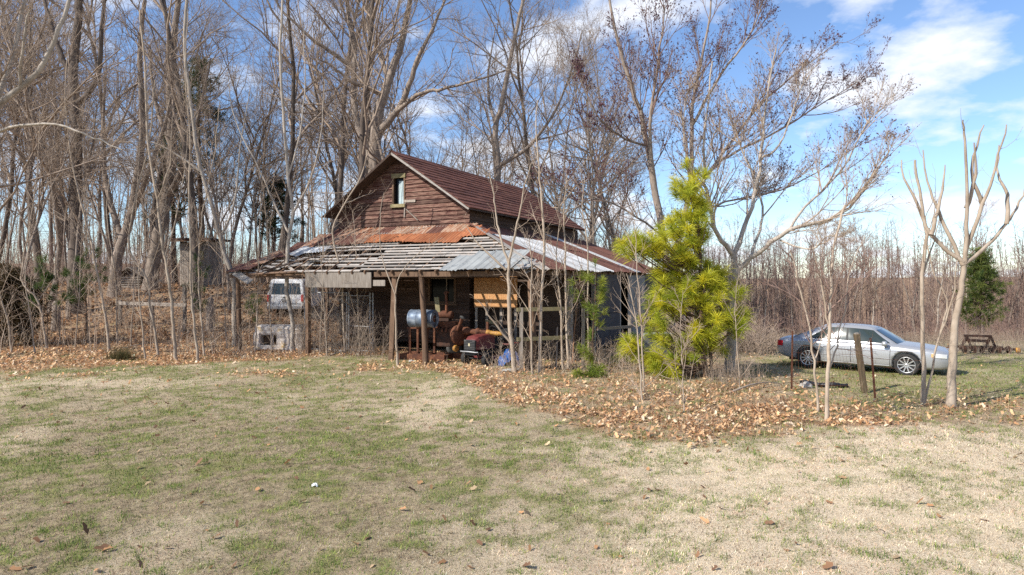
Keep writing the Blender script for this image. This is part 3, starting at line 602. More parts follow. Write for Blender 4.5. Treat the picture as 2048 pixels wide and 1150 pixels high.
def grow(out, rng, pts, rad, L, lv, prm):
    """children of a branch already laid out"""
    if lv >= prm['max']: return
    k = prm['k'][lv]; k = int(k) + (rng.random() < k - int(k)); n = len(pts) - 1
    for _ in range(k):
        f = prm['t0'][lv] + (1 - prm['t0'][lv]) * rng.random() ** prm.get('tp', 0.9); s = f * n; i = min(int(s), n - 1); fr = s - i
        p = pts[i] * (1 - fr) + pts[i + 1] * fr; rr = rad[i] * (1 - fr) + rad[i + 1] * fr; T = unit(pts[i + 1] - pts[i])
        q = rng.normal(0, 1, 3); q = unit(q - T * (q @ T)); q[2] = q[2] * .7 + prm.get('lift', .25); q = unit(q - T * (q @ T))
        a = max(.25, rng.normal(prm['ang'][lv], .18)); d = T * math.cos(a) + q * math.sin(a)
        Lc = L * prm['lr'][lv] * (1.2 - .65 * f) * rng.uniform(.6, 1.3)
        if 'Lmin' in prm: Lc = max(Lc, prm['Lmin'])
        rc = max(min(rr * .75, Lc * prm.get('slim', .013)), prm['rt'])
        cp = walk(rng, p, d, Lc, prm['n'][lv + 1], prm['wob'][lv + 1], prm['up'][lv + 1]); cr = np.linspace(rc, max(rc * .3, prm['rt'] * .6), len(cp))
        out.append((cp, cr, lv + 1)); grow(out, rng, cp, cr, Lc, lv + 1, prm)
FOREST = dict(max=4, k=[16, 8, 6, 4.2], t0=[.32, .2, .2, .15], ang=[.75, .7, .7, .7], lr=[.36, .5, .52, .55], n=[9, 5, 3, 2, 1], wob=[.05, .19, .20, .2, .2], up=[.05, .08, .06, .04, .03], rt=.0034, slim=.011)
def forest_tree(seed, h, r0, prm=FOREST, lean=.06):
    rng = np.random.default_rng(seed); d = unit(np.array([rng.normal(0, lean), rng.normal(0, lean), 1.0]))
    pts = walk(rng, np.array([0, 0, -.15]), d, h, 12, .075, .07); rad = np.linspace(r0, r0 * .12, len(pts)); rad[0] *= 1.3
    out = [(pts, rad, 0)]; grow(out, rng, pts, rad, h, 0, prm); return out
def smooth_path(pts, m):
    pts = [np.array(p, float) for p in pts]; res = []
    for i in range(len(pts) - 1):
        p0, p1, p2, p3 = pts[max(i - 1, 0)], pts[i], pts[i + 1], pts[min(i + 2, len(pts) - 1)]
        for k in range(m):
            t_ = k / m; res.append(.5 * ((2 * p1) + (-p0 + p2) * t_ + (2 * p0 - 5 * p1 + 4 * p2 - p3) * t_ * t_ + (-p0 + 3 * p1 - 3 * p2 + p3) * t_ ** 3))
    res.append(pts[-1]); return np.array(res)
def tree_parts(out, root, bark, twig, sides=(8, 5, 3), split=1, names=('trunk', 'crown')):
    a = [(p, q) for p, q, l in out if l < split]; b = [(p, q) for p, q, l in out if l >= split]
    link(names[0], tubes_mesh(names[0], a, sides[0]), bark, root)
    if b:
        b1 = [(p, q) for p, q, l in out if split <= l <= split + 1]; b2 = [(p, q) for p, q, l in out if l > split + 1]
        m1 = tubes_mesh(names[1], b1, sides[1])
        if b2:
            m2 = tubes_mesh('twigs', b2, sides[2]); n1 = len(m1.vertices)
            co1 = np.empty(n1 * 3, np.float32); m1.vertices.foreach_get('co', co1); co2 = np.empty(len(m2.vertices) * 3, np.float32); m2.vertices.foreach_get('co', co2)
            l1 = np.empty(len(m1.loops), np.int32); m1.loops.foreach_get('vertex_index', l1); l2 = np.empty(len(m2.loops), np.int32); m2.loops.foreach_get('vertex_index', l2)
            bpy.data.meshes.remove(m1); bpy.data.meshes.remove(m2)
            m1 = fast_mesh(names[1], np.r_[co1, co2].reshape(-1, 3), np.r_[l1, l2 + n1].reshape(-1, 4), 4, True)
        link(names[1], m1, twig, root)
def guided(name, label, cat, guides, prm, bark, twig, seed, group=None, twigs_from=0, jit=.02, lv0=0):
    """guides: list of (points (px,py,Y), r0, r1[, L for side shoots]); a tree whose limbs follow those paths"""
    rng = np.random.default_rng(seed); out = []
    base = None
    for gi, g in enumerate(guides):
        pts = [P(*q) for q in g[0]]
        if gi == 0:
            base = pts[0].copy(); base[2] = hz(base[0], base[1]); pts[0] = base - np.array([0, 0, .08])
        pts = smooth_path(pts, 4); pts[1:-1] += rng.normal(0, jit, (len(pts) - 2, 3)); rad = np.linspace(g[1], g[2], len(pts))
        if gi == 0: rad[0] *= 1.25; rad[1] *= 1.08
        pts = pts - base; out.append((pts, rad, lv0))
        L = float(np.linalg.norm(np.diff(pts, axis=0), axis=1).sum()); pr_ = dict(prm)
        if len(g) > 3: pr_['k'] = [prm['k'][0] * g[3]] + list(prm['k'][1:])
        grow(out, rng, pts, rad, min(L, prm.get('Lcap', 99)), lv0, pr_)
    root = thing(name, label, cat, tuple(base), 0, group); tree_parts(out, root, bark, twig); return root, out, base
def copy_tree(root, loc, rz, s, label=None, group=None, tilt=(0, 0)):
    c = root.copy(); COL.objects.link(c); c.location = loc; c.rotation_euler = (tilt[0], tilt[1], rz); c.scale = s
    if label: c['label'] = label
    if group: c['group'] = group
    for ch in root.children:
        d = ch.copy(); COL.objects.link(d); d.parent = c
    return c

# --- woods behind the barn and on the left: copies of six bare trees
rt = random.Random(21); protos = []
WOODL = 'tall bare grey tree in the woods behind and left of the barn'; WOODG = 'bare trees of the woods behind the barn'
def wood_label(x, y):
    px = 1024 + F * x / y; bins = ((150, 'left of the thick dark trunk'), (300, 'between dark trunk and log shed'), (450, 'around the slatted shed'), (640, 'above the left porch roof'), (790, 'behind the left gable half'), (930, 'behind the near ridge half'), (1080, 'behind the far ridge half'), (9999, 'between ridge and red maple'))
    t_ = next(b for a, b in bins if px < a); dep = 'near' if y < 45 else 'far'; return f'{dep} bare trees {t_}', f'{dep} trees {t_}'
for i, (h, r0) in enumerate(((19, .15), (22, .21), (17, .115), (20, .135), (24, .19), (15, .09))):
    root = thing('bare_tree', WOODL, 'tree', (0, 0, 0), 0, WOODG)
    tree_parts(forest_tree(100 + i, h, r0, dict(FOREST, k=[15 + i % 3 * 3, 7, 6, 3.6])), root, MT['bark'] if i % 3 != 1 else MT['barkdark'], MT['twig']); protos.append(root)
spots = []
def far_enough(x, y, dmin): return all((x - a) ** 2 + (y - b) ** 2 > dmin * dmin for a, b in spots)
used = [False] * len(protos)
def put_tree(x, y, s, k=None):
    k = rt.randrange(len(protos)) if k is None else k; spots.append((x, y)); sc_ = (s, s, s * rt.uniform(.92, 1.12)); rz = rt.uniform(0, 6.28)
    if not used[k]:
        used[k] = True; o = protos[k]; o.location = (x, y, hz(x, y)); o.rotation_euler = (0, 0, rz); o.scale = sc_
    else: o = copy_tree(protos[k], (x, y, hz(x, y)), rz, sc_)
    o['label'], o['group'] = wood_label(x, y)
n = 0
while n < 64:
    Y = 33 + 42 * rt.random() ** 1.25; px = rt.uniform(-120, 1240); X = (px - 1024) * Y / F
    lx, ly = barnlocal(X, Y)
    if -10 < lx < 6 and -4 < ly < 13.5: continue
    if not far_enough(X, Y, 1.5): continue
    if 500 < px < 650 and Y < 38: continue
    put_tree(X, Y, rt.uniform(.8, 1.15)); n += 1
n = 0
while n < 20:
    Y = rt.uniform(30, 55); px = rt.uniform(-80, 620); X = (px - 1024) * Y / F; lx, ly = barnlocal(X, Y)
    if (-10 < lx < 6 and -4 < ly < 13.5) or not far_enough(X, Y, 1.3) or (500 < px < 650 and Y < 40): continue
    put_tree(X, Y, rt.uniform(.5, .85), rt.choice((2, 3, 5))); n += 1
for (px, Y, s, k) in ((40, 29, .75, 2), (-60, 27, .8, 3), (-150, 22, .8, 1), (-230, 19, .75, 0)): put_tree((px - 1024) * Y / F, Y, s, k)

SAP = dict(max=3, k=[18, 5, 2.4], t0=[.22, .2, .25], ang=[.65, .65, .6], lr=[.34, .42, .45], n=[9, 5, 2, 1], wob=[.05, .13, .17, .18], up=[.05, .08, .06, .04], rt=.0030, slim=.009, Lcap=4.5)
BIG = dict(max=4, k=[9, 7, 5, 3.6], t0=[.25, .2, .2, .15], ang=[.7, .7, .7, .7], lr=[.42, .5, .5, .5], n=[9, 5, 3, 2, 1], wob=[.05, .19, .2, .2, .2], up=[.05, .07, .05, .04, .03], rt=.0038, slim=.012, Lcap=9)
Y1 = 37
guided('broad_tree', 'massive bare tree with spreading limbs rising directly behind the barn gable', 'tree',
    [([(745, 560, Y1), (748, 420, Y1), (750, 300, Y1), (757, 226, Y1), (768, 191, Y1), (778, 157, Y1), (803, 87, Y1), (813, 35, Y1), (830, -40, Y1)], .42, .12),
     ([(768, 191, Y1), (737, 177, Y1 - .6), (702, 163, Y1 - 1.2), (674, 139, Y1 - 1.5), (640, 120, Y1 - 2)], .15, .04),
     ([(778, 157, Y1), (757, 101, Y1 + .6), (733, 52, Y1 + 1), (745, 0, Y1 + 1.5), (760, -50, Y1 + 2)], .14, .05),
     ([(752, 270, Y1), (785, 235, Y1 - .5), (813, 188, Y1 - 1), (834, 122, Y1 - 1.5), (858, 70, Y1 - 1.8), (890, 0, Y1 - 2)], .22, .06),
     ([(790, 228, Y1 - .6), (834, 190, Y1 - 1.5), (876, 181, Y1 - 2), (917, 170, Y1 - 2.6), (977, 153, Y1 - 3), (1010, 140, Y1 - 3)], .13, .03),
     ([(752, 330, Y1), (720, 270, Y1 + 1), (706, 180, Y1 + 1.5), (709, 87, Y1 + 1.5), (695, 17, Y1 + 2), (700, -60, Y1 + 2)], .24, .08),
     ([(707, 135, Y1 + 1.5), (657, 101, Y1 + 1), (615, 70, Y1 + .5), (559, 14, Y1), (540, -30, Y1)], .14, .04)], BIG, MT['bark'], MT['twig'], 301)
Y1 = 33
guided('dark_tree', 'thick dark trunked bare tree near the left edge of the woods', 'tree',
    [([(150, 620, Y1), (150, 420, Y1), (152, 255, Y1), (146, 146, Y1), (157, 36, Y1), (165, -60, Y1)], .34, .14), ([(153, 210, Y1), (193, 160, Y1 - .5), (204, 55, Y1 - 1), (215, -30, Y1 - 1)], .16, .06), ([(148, 160, Y1), (118, 100, Y1), (98, 36, Y1 + .5), (80, -40, Y1 + 1)], .17, .06)], BIG, MT['barkdark'], MT['twig'], 302)
Y1 = 36
guided('forked_tree', 'large leaning bare tree beside the small log shed', 'tree',
    [([(228, 575, Y1), (232, 540, Y1), (241, 492, Y1), (261, 433, Y1), (275, 350, Y1), (285, 250, Y1), (280, 120, Y1), (290, 0, Y1)], .33, .10), ([(262, 430, Y1), (295, 350, Y1 - 1), (330, 250, Y1 - 1.5), (350, 150, Y1 - 2)], .16, .05), ([(245, 480, Y1), (215, 380, Y1 + .5), (205, 280, Y1 + 1), (210, 150, Y1 + 1)], .18, .06)], BIG, MT['bark'], MT['twig'], 303)
Y1 = 38
guided('leaning_tree', 'thick bare tree leaning right above the leafy bank', 'tree',
    [([(300, 585, Y1), (308, 520, Y1), (322, 450, Y1), (335, 380, Y1), (345, 300, Y1), (340, 180, Y1), (352, 40, Y1), (360, -50, Y1)], .42, .13), ([(330, 400, Y1), (370, 330, Y1 - 1), (395, 240, Y1 - 1.5), (420, 120, Y1 - 2)], .18, .05), ([(345, 300, Y1), (310, 200, Y1 + 1), (300, 90, Y1 + 1)], .15, .05)], BIG, MT['bark'], MT['twig'], 304)
Y1 = 39
guided('curved_tree', 'bare grey tree with curved trunk behind the right end of the barn ridge', 'tree',
    [([(985, 560, Y1), (990, 420, Y1), (996, 330, Y1), (990, 260, Y1), (1003, 210, Y1), (1020, 120, Y1), (1040, 30, Y1), (1055, -50, Y1)], .24, .08), ([(1000, 330, Y1), (1050, 300, Y1 - 1), (1100, 240, Y1 - 2), (1140, 150, Y1 - 2.5), (1165, 60, Y1 - 3)], .13, .03), ([(992, 250, Y1), (975, 170, Y1 + 1), (990, 60, Y1 + 1.5)], .12, .03)], BIG, MT['bark'], MT['twig'], 305)

Y1 = 21.5
guided('edge_tree', 'tree with pale lichened limbs reaching in at the upper left corner', 'tree',
    [([(-130, 705, Y1), (-115, 550, Y1), (-80, 380, Y1), (-50, 290, Y1), (0, 208, Y1), (73, 146, Y1), (120, 58, Y1), (145, -30, Y1)], .17, .05), ([(-60, 310, Y1), (-20, 230, Y1 + .5), (20, 130, Y1 + .8), (45, 20, Y1 + 1), (60, -50, Y1 + 1)], .10, .04), ([(-50, 290, Y1), (20, 255, Y1 - .5), (110, 250, Y1 - 1), (185, 275, Y1 - 1.3), (245, 300, Y1 - 1.5)], .06, .015), ([(40, 175, Y1), (45, 100, Y1 - .6), (60, 20, Y1 - 1)], .06, .02)], dict(SAP, k=[16, 6, 3], rt=.0035), MT['barkgrey'], MT['twigpale'], 306)
# --- pale tree and red budded maple on the right
PALE = dict(max=3, k=[21, 9, 5], t0=[.3, .2, .2], ang=[.6, .65, .7], lr=[.34, .5, .5], n=[9, 5, 3, 1], wob=[.05, .1, .14, .16], up=[.05, .10, .09, .06], rt=.0038, slim=.012, Lcap=5)
Y1 = 19.6
ptree, pout, pbase = guided('pale_tree', 'pale grey tree with low forking limbs standing behind the bright young pine', 'tree',
    [([(1458, 742, Y1), (1462, 660, Y1), (1462, 590, Y1), (1471, 536, Y1)], .165, .125, .2),
     ([(1471, 540, Y1), (1464, 511, Y1), (1435, 467, Y1 - .2), (1415, 399, Y1 - .4), (1408, 336, Y1 - .5), (1408, 273, Y1 - .6), (1425, 122, Y1 - .6)], .085, .02),
     ([(1471, 540, Y1), (1469, 506, Y1 + .1), (1503, 414, Y1 + .5), (1522, 317, Y1 + .8), (1527, 243, Y1 + .9), (1552, 97, Y1 + 1)], .09, .02),
     ([(1471, 545, Y1), (1517, 506, Y1 - .3), (1576, 463, Y1 - .8), (1659, 438, Y1 - 1.2), (1698, 414, Y1 - 1.4), (1741, 360, Y1 - 1.5), (1780, 300, Y1 - 1.6)], .08, .015),
     ([(1500, 517, Y1 - .2), (1514, 475, Y1 + .2), (1525, 414, Y1 + .6), (1493, 317, Y1 + 1), (1469, 268, Y1 + 1.2), (1450, 180, Y1 + 1.4)], .05, .012),
     ([(1576, 463, Y1 - .8), (1610, 414, Y1 - .5), (1683, 341, Y1), (1732, 253, Y1 + .3), (1765, 215, Y1 + .5)], .045, .01),
     ([(1522, 317, Y1 + .8), (1560, 290, Y1 + .6), (1590, 210, Y1 + .4), (1615, 146, Y1 + .2)], .04, .01),
     ([(1415, 399, Y1 - .4), (1380, 330, Y1 - .8), (1365, 250, Y1 - 1), (1375, 180, Y1 - 1.2)], .035, .01),
     ([(1560, 480, Y1 - .6), (1620, 500, Y1 - 1.4), (1660, 470, Y1 - 1.8), (1690, 480, Y1 - 2)], .03, .008)], PALE, MT['barkgrey'], MT['twigpale'], 311)
MAPLE = dict(max=4, k=[19, 8, 5, 2], t0=[.15, .15, .2, .2], ang=[.5, .55, .6, .6], lr=[.36, .5, .5, .5], n=[9, 5, 3, 2, 1], wob=[.05, .1, .12, .16, .16], up=[.05, .10, .09, .08, .05], rt=.0036, slim=.011, Lcap=8)
Y1 = 27
mtree, mout, mbase = guided('red_maple', 'tall maple covered in dark red buds behind the right lean-to', 'tree',
    [([(1345, 700, Y1), (1335, 560, Y1), (1318, 424, Y1), (1298, 312, Y1), (1284, 243, Y1), (1255, 150, Y1), (1230, 60, Y1), (1215, -30, Y1)], .19, .04),
     ([(1335, 560, Y1), (1370, 430, Y1 + .5), (1383, 320, Y1 + .8), (1386, 209, Y1 + 1), (1410, 90, Y1 + 1), (1425, -20, Y1 + 1)], .13, .03),
     ([(1310, 370, Y1), (1300, 250, Y1 - .8), (1315, 130, Y1 - 1.2), (1330, 10, Y1 - 1.5)], .09, .02),
     ([(1290, 290, Y1), (1235, 270, Y1 - .5), (1190, 225, Y1 - 1), (1160, 150, Y1 - 1.3)], .06, .015),
     ([(1380, 400, Y1 + .6), (1450, 300, Y1 + 1.4), (1520, 210, Y1 + 2), (1600, 140, Y1 + 2.4), (1680, 80, Y1 + 2.6)], .09, .012),
     ([(1440, 320, Y1 + 1.3), (1540, 270, Y1 + 2), (1640, 210, Y1 + 2.5), (1720, 160, Y1 + 2.7)], .06, .01),
     ([(1385, 250, Y1 + 1), (1440, 150, Y1 + .6), (1500, 70, Y1 + .4), (1530, -10, Y1 + .2)], .07, .015),
     ([(1325, 470, Y1), (1250, 420, Y1 - 1), (1180, 390, Y1 - 1.5), (1110, 370, Y1 - 1.5)], .05, .01),
     ([(1372, 440, Y1 + .5), (1450, 405, Y1 + 1.2), (1560, 380, Y1 + 2), (1660, 330, Y1 + 2.5), (1740, 270, Y1 + 2.5)], .05, .01)], MAPLE, MT['bark'], MT['twigred'], 312)
def buds(outs, base, root, lvl, per, size, seed, mt_, zmin=2.5):
    rng = np.random.default_rng(seed); C = []
    for p, q, l in outs:
        if l < lvl or p[-1][2] < zmin: continue
        for _ in range(rng.poisson(per)):
            f = rng.random() ** .5 * (len(p) - 1); i = min(int(f), len(p) - 2); C.append(p[i] + (p[i + 1] - p[i]) * (f - i))
    C = np.array(C); n = len(C); s = size * rng.uniform(.6, 1.4, (n, 1, 1)); tet = np.array([[1, 1, 1], [1, -1, -1], [-1, 1, -1], [-1, -1, 1]]) * .6
    V = C[:, None, :] + s * (tet[None] + rng.normal(0, .35, (n, 4, 3))); f4 = np.array([[0, 1, 2], [0, 3, 1], [0, 2, 3], [1, 3, 2]])
    o = link('bud_clusters', fast_mesh('bud_clusters', V.reshape(-1, 3), (np.arange(n)[:, None, None] * 4 + f4[None]).reshape(-1, 3), 3), mt_, root); o['kind'] = 'stuff'; return n
buds(mout, mbase, mtree, 3, .75, .024, 4, MT['bud'])
buds([q for q in pout], pbase, ptree, 3, .5, .018, 5, MT['bud'], 5.0)

# --- saplings along the margin of the lawn
BARE = dict(SAP, k=[4, 1.5, 0], max=2)
def gy_(py): return CH * F / (py - HZ)
def sap(name, label, paths, r0, seed, prm=SAP, bark='barkpale', twig='twigpale', Y=None, group=None):
    Yb = Y or G(*paths[0][0])[1]; gs = []
    for i, path in enumerate(paths):
        q = [(a, b, Yb + (.0 if i == 0 else .12 * (k if i % 2 else -k))) for k, (a, b) in enumerate(path)]
        gs.append((q, r0 * .9 if i == 0 else r0 * .45, r0 * (.2 if len(paths) == 1 else .45) if i == 0 else r0 * .11, 1.0 if i == 0 else .6))
    return guided(name, label, 'sapling', gs, prm, MT[bark], MT[twig], seed, group, jit=.012)
SG = 'saplings along the edge of the lawn'
sap('sapling', 'leftmost pale sapling at the left edge of the lawn', [[(25, 706), (15, 640), (0, 590), (-20, 500), (-30, 380)]], .045, 401, group=SG)
sap('sapling', 'short thin sapling second from the left edge of the leaf bed', [[(71, 706), (62, 640), (50, 560), (60, 470), (55, 380)]], .03, 402, group=SG)
sap('sapling', 'curving sapling third from the left edge of the leaf bed', [[(94, 700), (85, 640), (73, 598), (43, 555), (60, 450), (75, 330), (80, 220)]], .05, 403, group=SG)
sap('sapling', 'slender sapling leaning left just before the gap to the dark grass tuft', [[(219, 702), (210, 630), (198, 565), (178, 466), (160, 400), (140, 300), (130, 180), (140, 60)]], .058, 404, group=SG)
sap('sapling', 'thin straight sapling next right of the slender leaning one', [[(234, 690), (233, 600), (226, 520), (215, 440), (220, 330), (230, 220)]], .045, 405, group=SG)
sap('sapling', 'thin sapling rising from behind the dark grass tuft', [[(291, 719), (284, 650), (277, 580), (283, 480), (290, 380)]], .035, 406, group=SG)
sap('sapling', 'crooked sapling between the grass tuft and the straight pair', [[(317, 712), (308, 650), (300, 614), (294, 558), (258, 499), (270, 400), (300, 280), (310, 160)], [(294, 558), (320, 480), (335, 380)]], .05, 407, group=SG)
sap('sapling', 'sturdier sapling leaning left in front of the slatted shed', [[(353, 719), (346, 650), (340, 582), (327, 499), (314, 400), (296, 280), (290, 140), (280, 20)], [(330, 520), (352, 430), (372, 320), (378, 200)], [(314, 400), (340, 330), (345, 230)]], .068, 408, group=SG)
sap('sapling', 'tall straight sapling directly before the slatted shed', [[(397, 723), (390, 660), (383, 598), (381, 500), (378, 400), (380, 280), (370, 140), (376, 20)]], .055, 409, group=SG)
sap('sapling', 'bent sapling just right of the tall straight one', [[(409, 712), (404, 650), (400, 600), (397, 500), (410, 400), (430, 300), (440, 200)]], .045, 410, group=SG)
ORD = ['first', 'second', 'third', 'fourth', 'fifth', 'sixth', 'seventh', 'eighth', 'ninth', 'tenth', 'last']
for i, (px, py, top, dx) in enumerate(sorted(((10, 688, 420, 30), (120, 690, 300, -25), (150, 696, 380, 25), (175, 688, 250, -10), (262, 694, 260, 20), (455, 700, 330, -30), (510, 705, 280, 20), (545, 703, 360, -20), (640, 706, 330, 15), (720, 708, 420, -15), (655, 712, 470, -20)))):
    sap('sapling', ORD[i] + ' thin sapling from the left among the crowded back stems left of the porch', [[(px, py), (px + dx * .3, py - (py - top) * .3), (px + dx * .5, py - (py - top) * .65), (px + dx, top)]], .03, 430 + i, group='thin saplings crowding the left margin')
sap('pale_trunk_tree', 'pale trunk standing at the left corner of the porch roof', [[(470, 692), (469, 640), (466, 558), (446, 500), (430, 430), (400, 330), (385, 230), (370, 100), (375, -20)], [(440, 480), (470, 400), (480, 300), (500, 180)], [(405, 345), (340, 300), (290, 280)]], .125, 411, bark='barkgrey')
sap('crooked_tree', 'crooked young tree growing in front of the pale torn seat', [[(586, 704), (585, 646), (574, 583), (576, 500), (578, 475), (586, 426), (576, 353), (568, 250), (560, 120), (565, 0)], [(580, 470), (545, 400), (520, 340), (470, 240), (455, 140)], [(586, 426), (620, 360), (640, 280), (650, 160)], [(576, 353), (600, 270), (610, 160), (605, 40)]], .10, 412, dict(SAP, k=[12, 5, 2]), 'barkgrey')
sap('sapling', 'slim sapling bending right across the gable siding', [[(690, 708), (686, 620), (683, 548), (669, 494), (666, 455), (690, 407), (722, 353), (735, 300)], [(690, 407), (720, 395), (745, 385)]], .045, 413, dict(SAP, k=[5, 3, 1]))
sap('sapling', 'forked sapling in front of the drum and round porch post', [[(797, 733), (792, 666), (790, 585)], [(790, 588), (765, 520), (760, 440), (768, 385)], [(790, 590), (800, 550), (832, 511), (885, 475)]], .05, 414, dict(SAP, k=[4, 2.5, 1]))
sap('sapling', 'large forked sapling in front of the strand board panel', [[(1030, 744), (1020, 640), (1017, 560), (1018, 522)], [(1018, 530), (1000, 470), (992, 425), (985, 380), (978, 340)], [(1018, 530), (1030, 470), (1040, 420), (1052, 360), (1064, 325)], [(1012, 540), (960, 490), (930, 450)], [(1024, 690), (985, 640), (955, 600)]], .085, 415, dict(SAP, k=[7, 3, 1.5]))
for i, (lab, path, rr, bk) in enumerate((
    ('thin pale stem left of pair beside the wooden rail frame', [(1066, 748), (1061, 613), (1063, 541), (1058, 470)], .035, 'barkpale'),
    ('tall pale sapling rising past the rail frame to the roof', [(1079, 746), (1082, 613), (1088, 500), (1085, 430), (1080, 360), (1072, 260), (1075, 200)], .055, 'barkpale'),
    ('pale stem in the middle of the rail frame', [(1126, 740), (1119, 590), (1112, 520), (1120, 440)], .04, 'barkpale'),
    ('straight pale sapling at the right end of the rail frame', [(1136, 740), (1132, 590), (1131, 500), (1128, 420), (1135, 350)], .045, 'barkpale'),
    ('orange brown stem leaning right of the rail frame', [(1144, 728), (1150, 650), (1156, 590), (1163, 530)], .03, 'orange'),
    ('thin sapling rising over the galvanised roof sheets', [(1180, 735), (1176, 636), (1176, 500), (1165, 420), (1170, 350)], .038, 'barkpale'),
    ('bare leaning stem crossing the dark doorway', [(1283, 800), (1281, 753), (1269, 624), (1253, 547)], .030, 'barkpale'),
    ('thin sapling in front of the pale end panel of the lean-to', [(1288, 790), (1284, 690), (1280, 600), (1272, 500), (1268, 440)], .026, 'barkpale'),
    ('thin grey stem standing in front of the pine base', [(1366, 826), (1366, 740), (1362, 660), (1366, 580)], .018, 'barkpale'),
    ('slim stem just right of the pale tree trunk', [(1480, 776), (1476, 700), (1470, 620), (1478, 540)], .016, 'barkpale'))):
    sap('sapling', lab, [path], rr, 450 + i, dict(SAP, k=[15, 5, 2], t0=[.06, .2, .25], lr=[.30, .42, .45]), bk, group='saplings beside the rail frame')
sap('sapling', 'sapling with straight stem left of the leaning fence post', [[(1653, 840), (1656, 746), (1658, 658), (1662, 600), (1668, 500), (1690, 410)], [(1656, 746), (1674, 690), (1690, 620), (1700, 540), (1730, 470)], [(1658, 650), (1640, 560), (1620, 480)]], .045, 416, dict(SAP, k=[15, 6, 2.5]), 'barkpale', 'twigred')
sap('sapling', 'thin sapling leaning left in front of the sedan rear door', [[(1636, 824), (1629, 721), (1616, 645), (1596, 560), (1580, 500)], [(1629, 721), (1648, 660), (1640, 590)]], .030, 417, dict(SAP, k=[15, 6, 2.5]), 'barkpale', 'twigred')
sap('sapling', 'twin stemmed pale sapling in front of the sedan front wheel', [[(1846, 810), (1846, 700), (1843, 578), (1852, 470), (1842, 400), (1830, 320)], [(1850, 805), (1878, 675), (1894, 600), (1864, 535), (1850, 440), (1838, 360)], [(1878, 675), (1905, 600), (1915, 520)], [(1843, 560), (1862, 500), (1880, 430)]], .055, 418, BARE)
sap('stout_sapling', 'stout pale sapling with upswept bare branches at the right edge', [[(1902, 814), (1906, 730), (1910, 654), (1922, 580), (1928, 518)], [(1926, 524), (1862, 470), (1835, 405), (1808, 357), (1803, 320)], [(1930, 524), (1932, 416), (1930, 281), (1926, 240)], [(1928, 528), (1975, 490), (2013, 448), (2040, 405), (2060, 350)], [(1930, 510), (1965, 410), (1992, 330), (2013, 249)], [(1926, 530), (1885, 440), (1860, 380), (1846, 300)], [(1965, 410), (1945, 340), (1968, 250)], [(2013, 448), (2012, 390), (1995, 350), (1998, 290)], [(1932, 416), (1950, 350), (1948, 285)], [(1862, 470), (1880, 400), (1890, 330)]], .105, 419, dict(BARE, k=[2.5, 1.2, 0], Lcap=2.5))

# --- far woods on the right: separate trees in front, a mass behind
FAR = dict(max=3, k=[20, 8, 3.5], t0=[.2, .2, .2], ang=[.6, .65, .7], lr=[.27, .45, .5], n=[8, 4, 2, 1], wob=[.04, .12, .15, .16], up=[.05, .09, .06, .04], rt=.006, slim=.012)
fp = []
for i in range(4):
    root = thing('far_tree', 'slender bare tree of the far wood beyond the parked sedan', 'tree', (0, 0, 0), 0, 'trees of the far wood')
    tree_parts(forest_tree(200 + i, 10.5 + i * .6, .09 + .012 * i, FAR, .04), root, MT['barkgrey'] if i % 2 else MT['bark'], MT['twigred'] if i % 2 == 0 else MT['twig'], (6, 4, 3)); fp.append(root)
fu = [False] * 4
for i in range(64):
    k = i % 4; Y = rt.uniform(50, 66); px = 1150 + 960 * ((i * .618034) % 1); X = (px - 1024) * Y / F; s = rt.uniform(.62, 1.0)
    if px > 1880: s *= 1.0
    if not fu[k]: fu[k] = True; o = fp[k]; o.location = (X, Y, hz(X, Y)); o.scale = (s, s, s); o.rotation_euler = (0, 0, rt.uniform(0, 6))
    else: o = copy_tree(fp[k], (X, Y, hz(X, Y)), rt.uniform(0, 6), (s, s, s * rt.uniform(.85, 1.1)))
    t_ = next(b for a, b in ((1480, 'left of the pale tree trunk'), (1640, 'behind the sedan boot'), (1800, 'behind the sedan cabin and bonnet'), (1930, 'left of the lone evergreen pine'), (9999, 'right of the lone evergreen pine')) if px < a); o['label'] = 'slender far wood trees ' + t_; o['group'] = 'far wood trees ' + t_
def woods_mass(name, label, x0, x1, y0, y1, n, hlo, hhi, twigs, seed, mt_):
    rng = np.random.default_rng(seed); polys = []
    for _ in range(n):
        Y = rng.uniform(y0, y1); X = rng.uniform(x0, x1) * Y / y0; h = rng.uniform(hlo, hhi); b = np.array([X, Y, hz(X, Y) - .2])
        p = walk(rng, b, unit(np.array([rng.normal(0, .05), rng.normal(0, .05), 1.])), h, 3, .04, .05); r0 = rng.uniform(.04, .11); polys.append((p, np.linspace(r0, .015, 4)))
        for _ in range(twigs):
            f = rng.uniform(.08, 1) * 3; i = min(int(f), 2); q = p[i] + (p[i + 1] - p[i]) * (f - i); L = rng.uniform(.5, 2.2) * (1.2 - f / 4); d = unit(np.array([rng.normal(), rng.normal(), rng.uniform(.1, 1.6)]))
            tp = walk(rng, q, d, L, 1, .2, .1); polys.append((tp, np.linspace(.014, .006, 2)))
    o = link(name, tubes_mesh(name, polys, 3), mt_); tag(o, label, 'woods', kind='stuff'); return o
woods_mass('far_wood', 'brown far wood of thin bare trees along the right horizon', 3, 58, 57, 92, 640, 7.0, 12.5, 60, 71, MT['farbrown'])
woods_mass('deep_wood', 'brown depth of the wood behind the left trees', -70, 12, 60, 95, 560, 7, 17, 44, 72, MT['twig'])

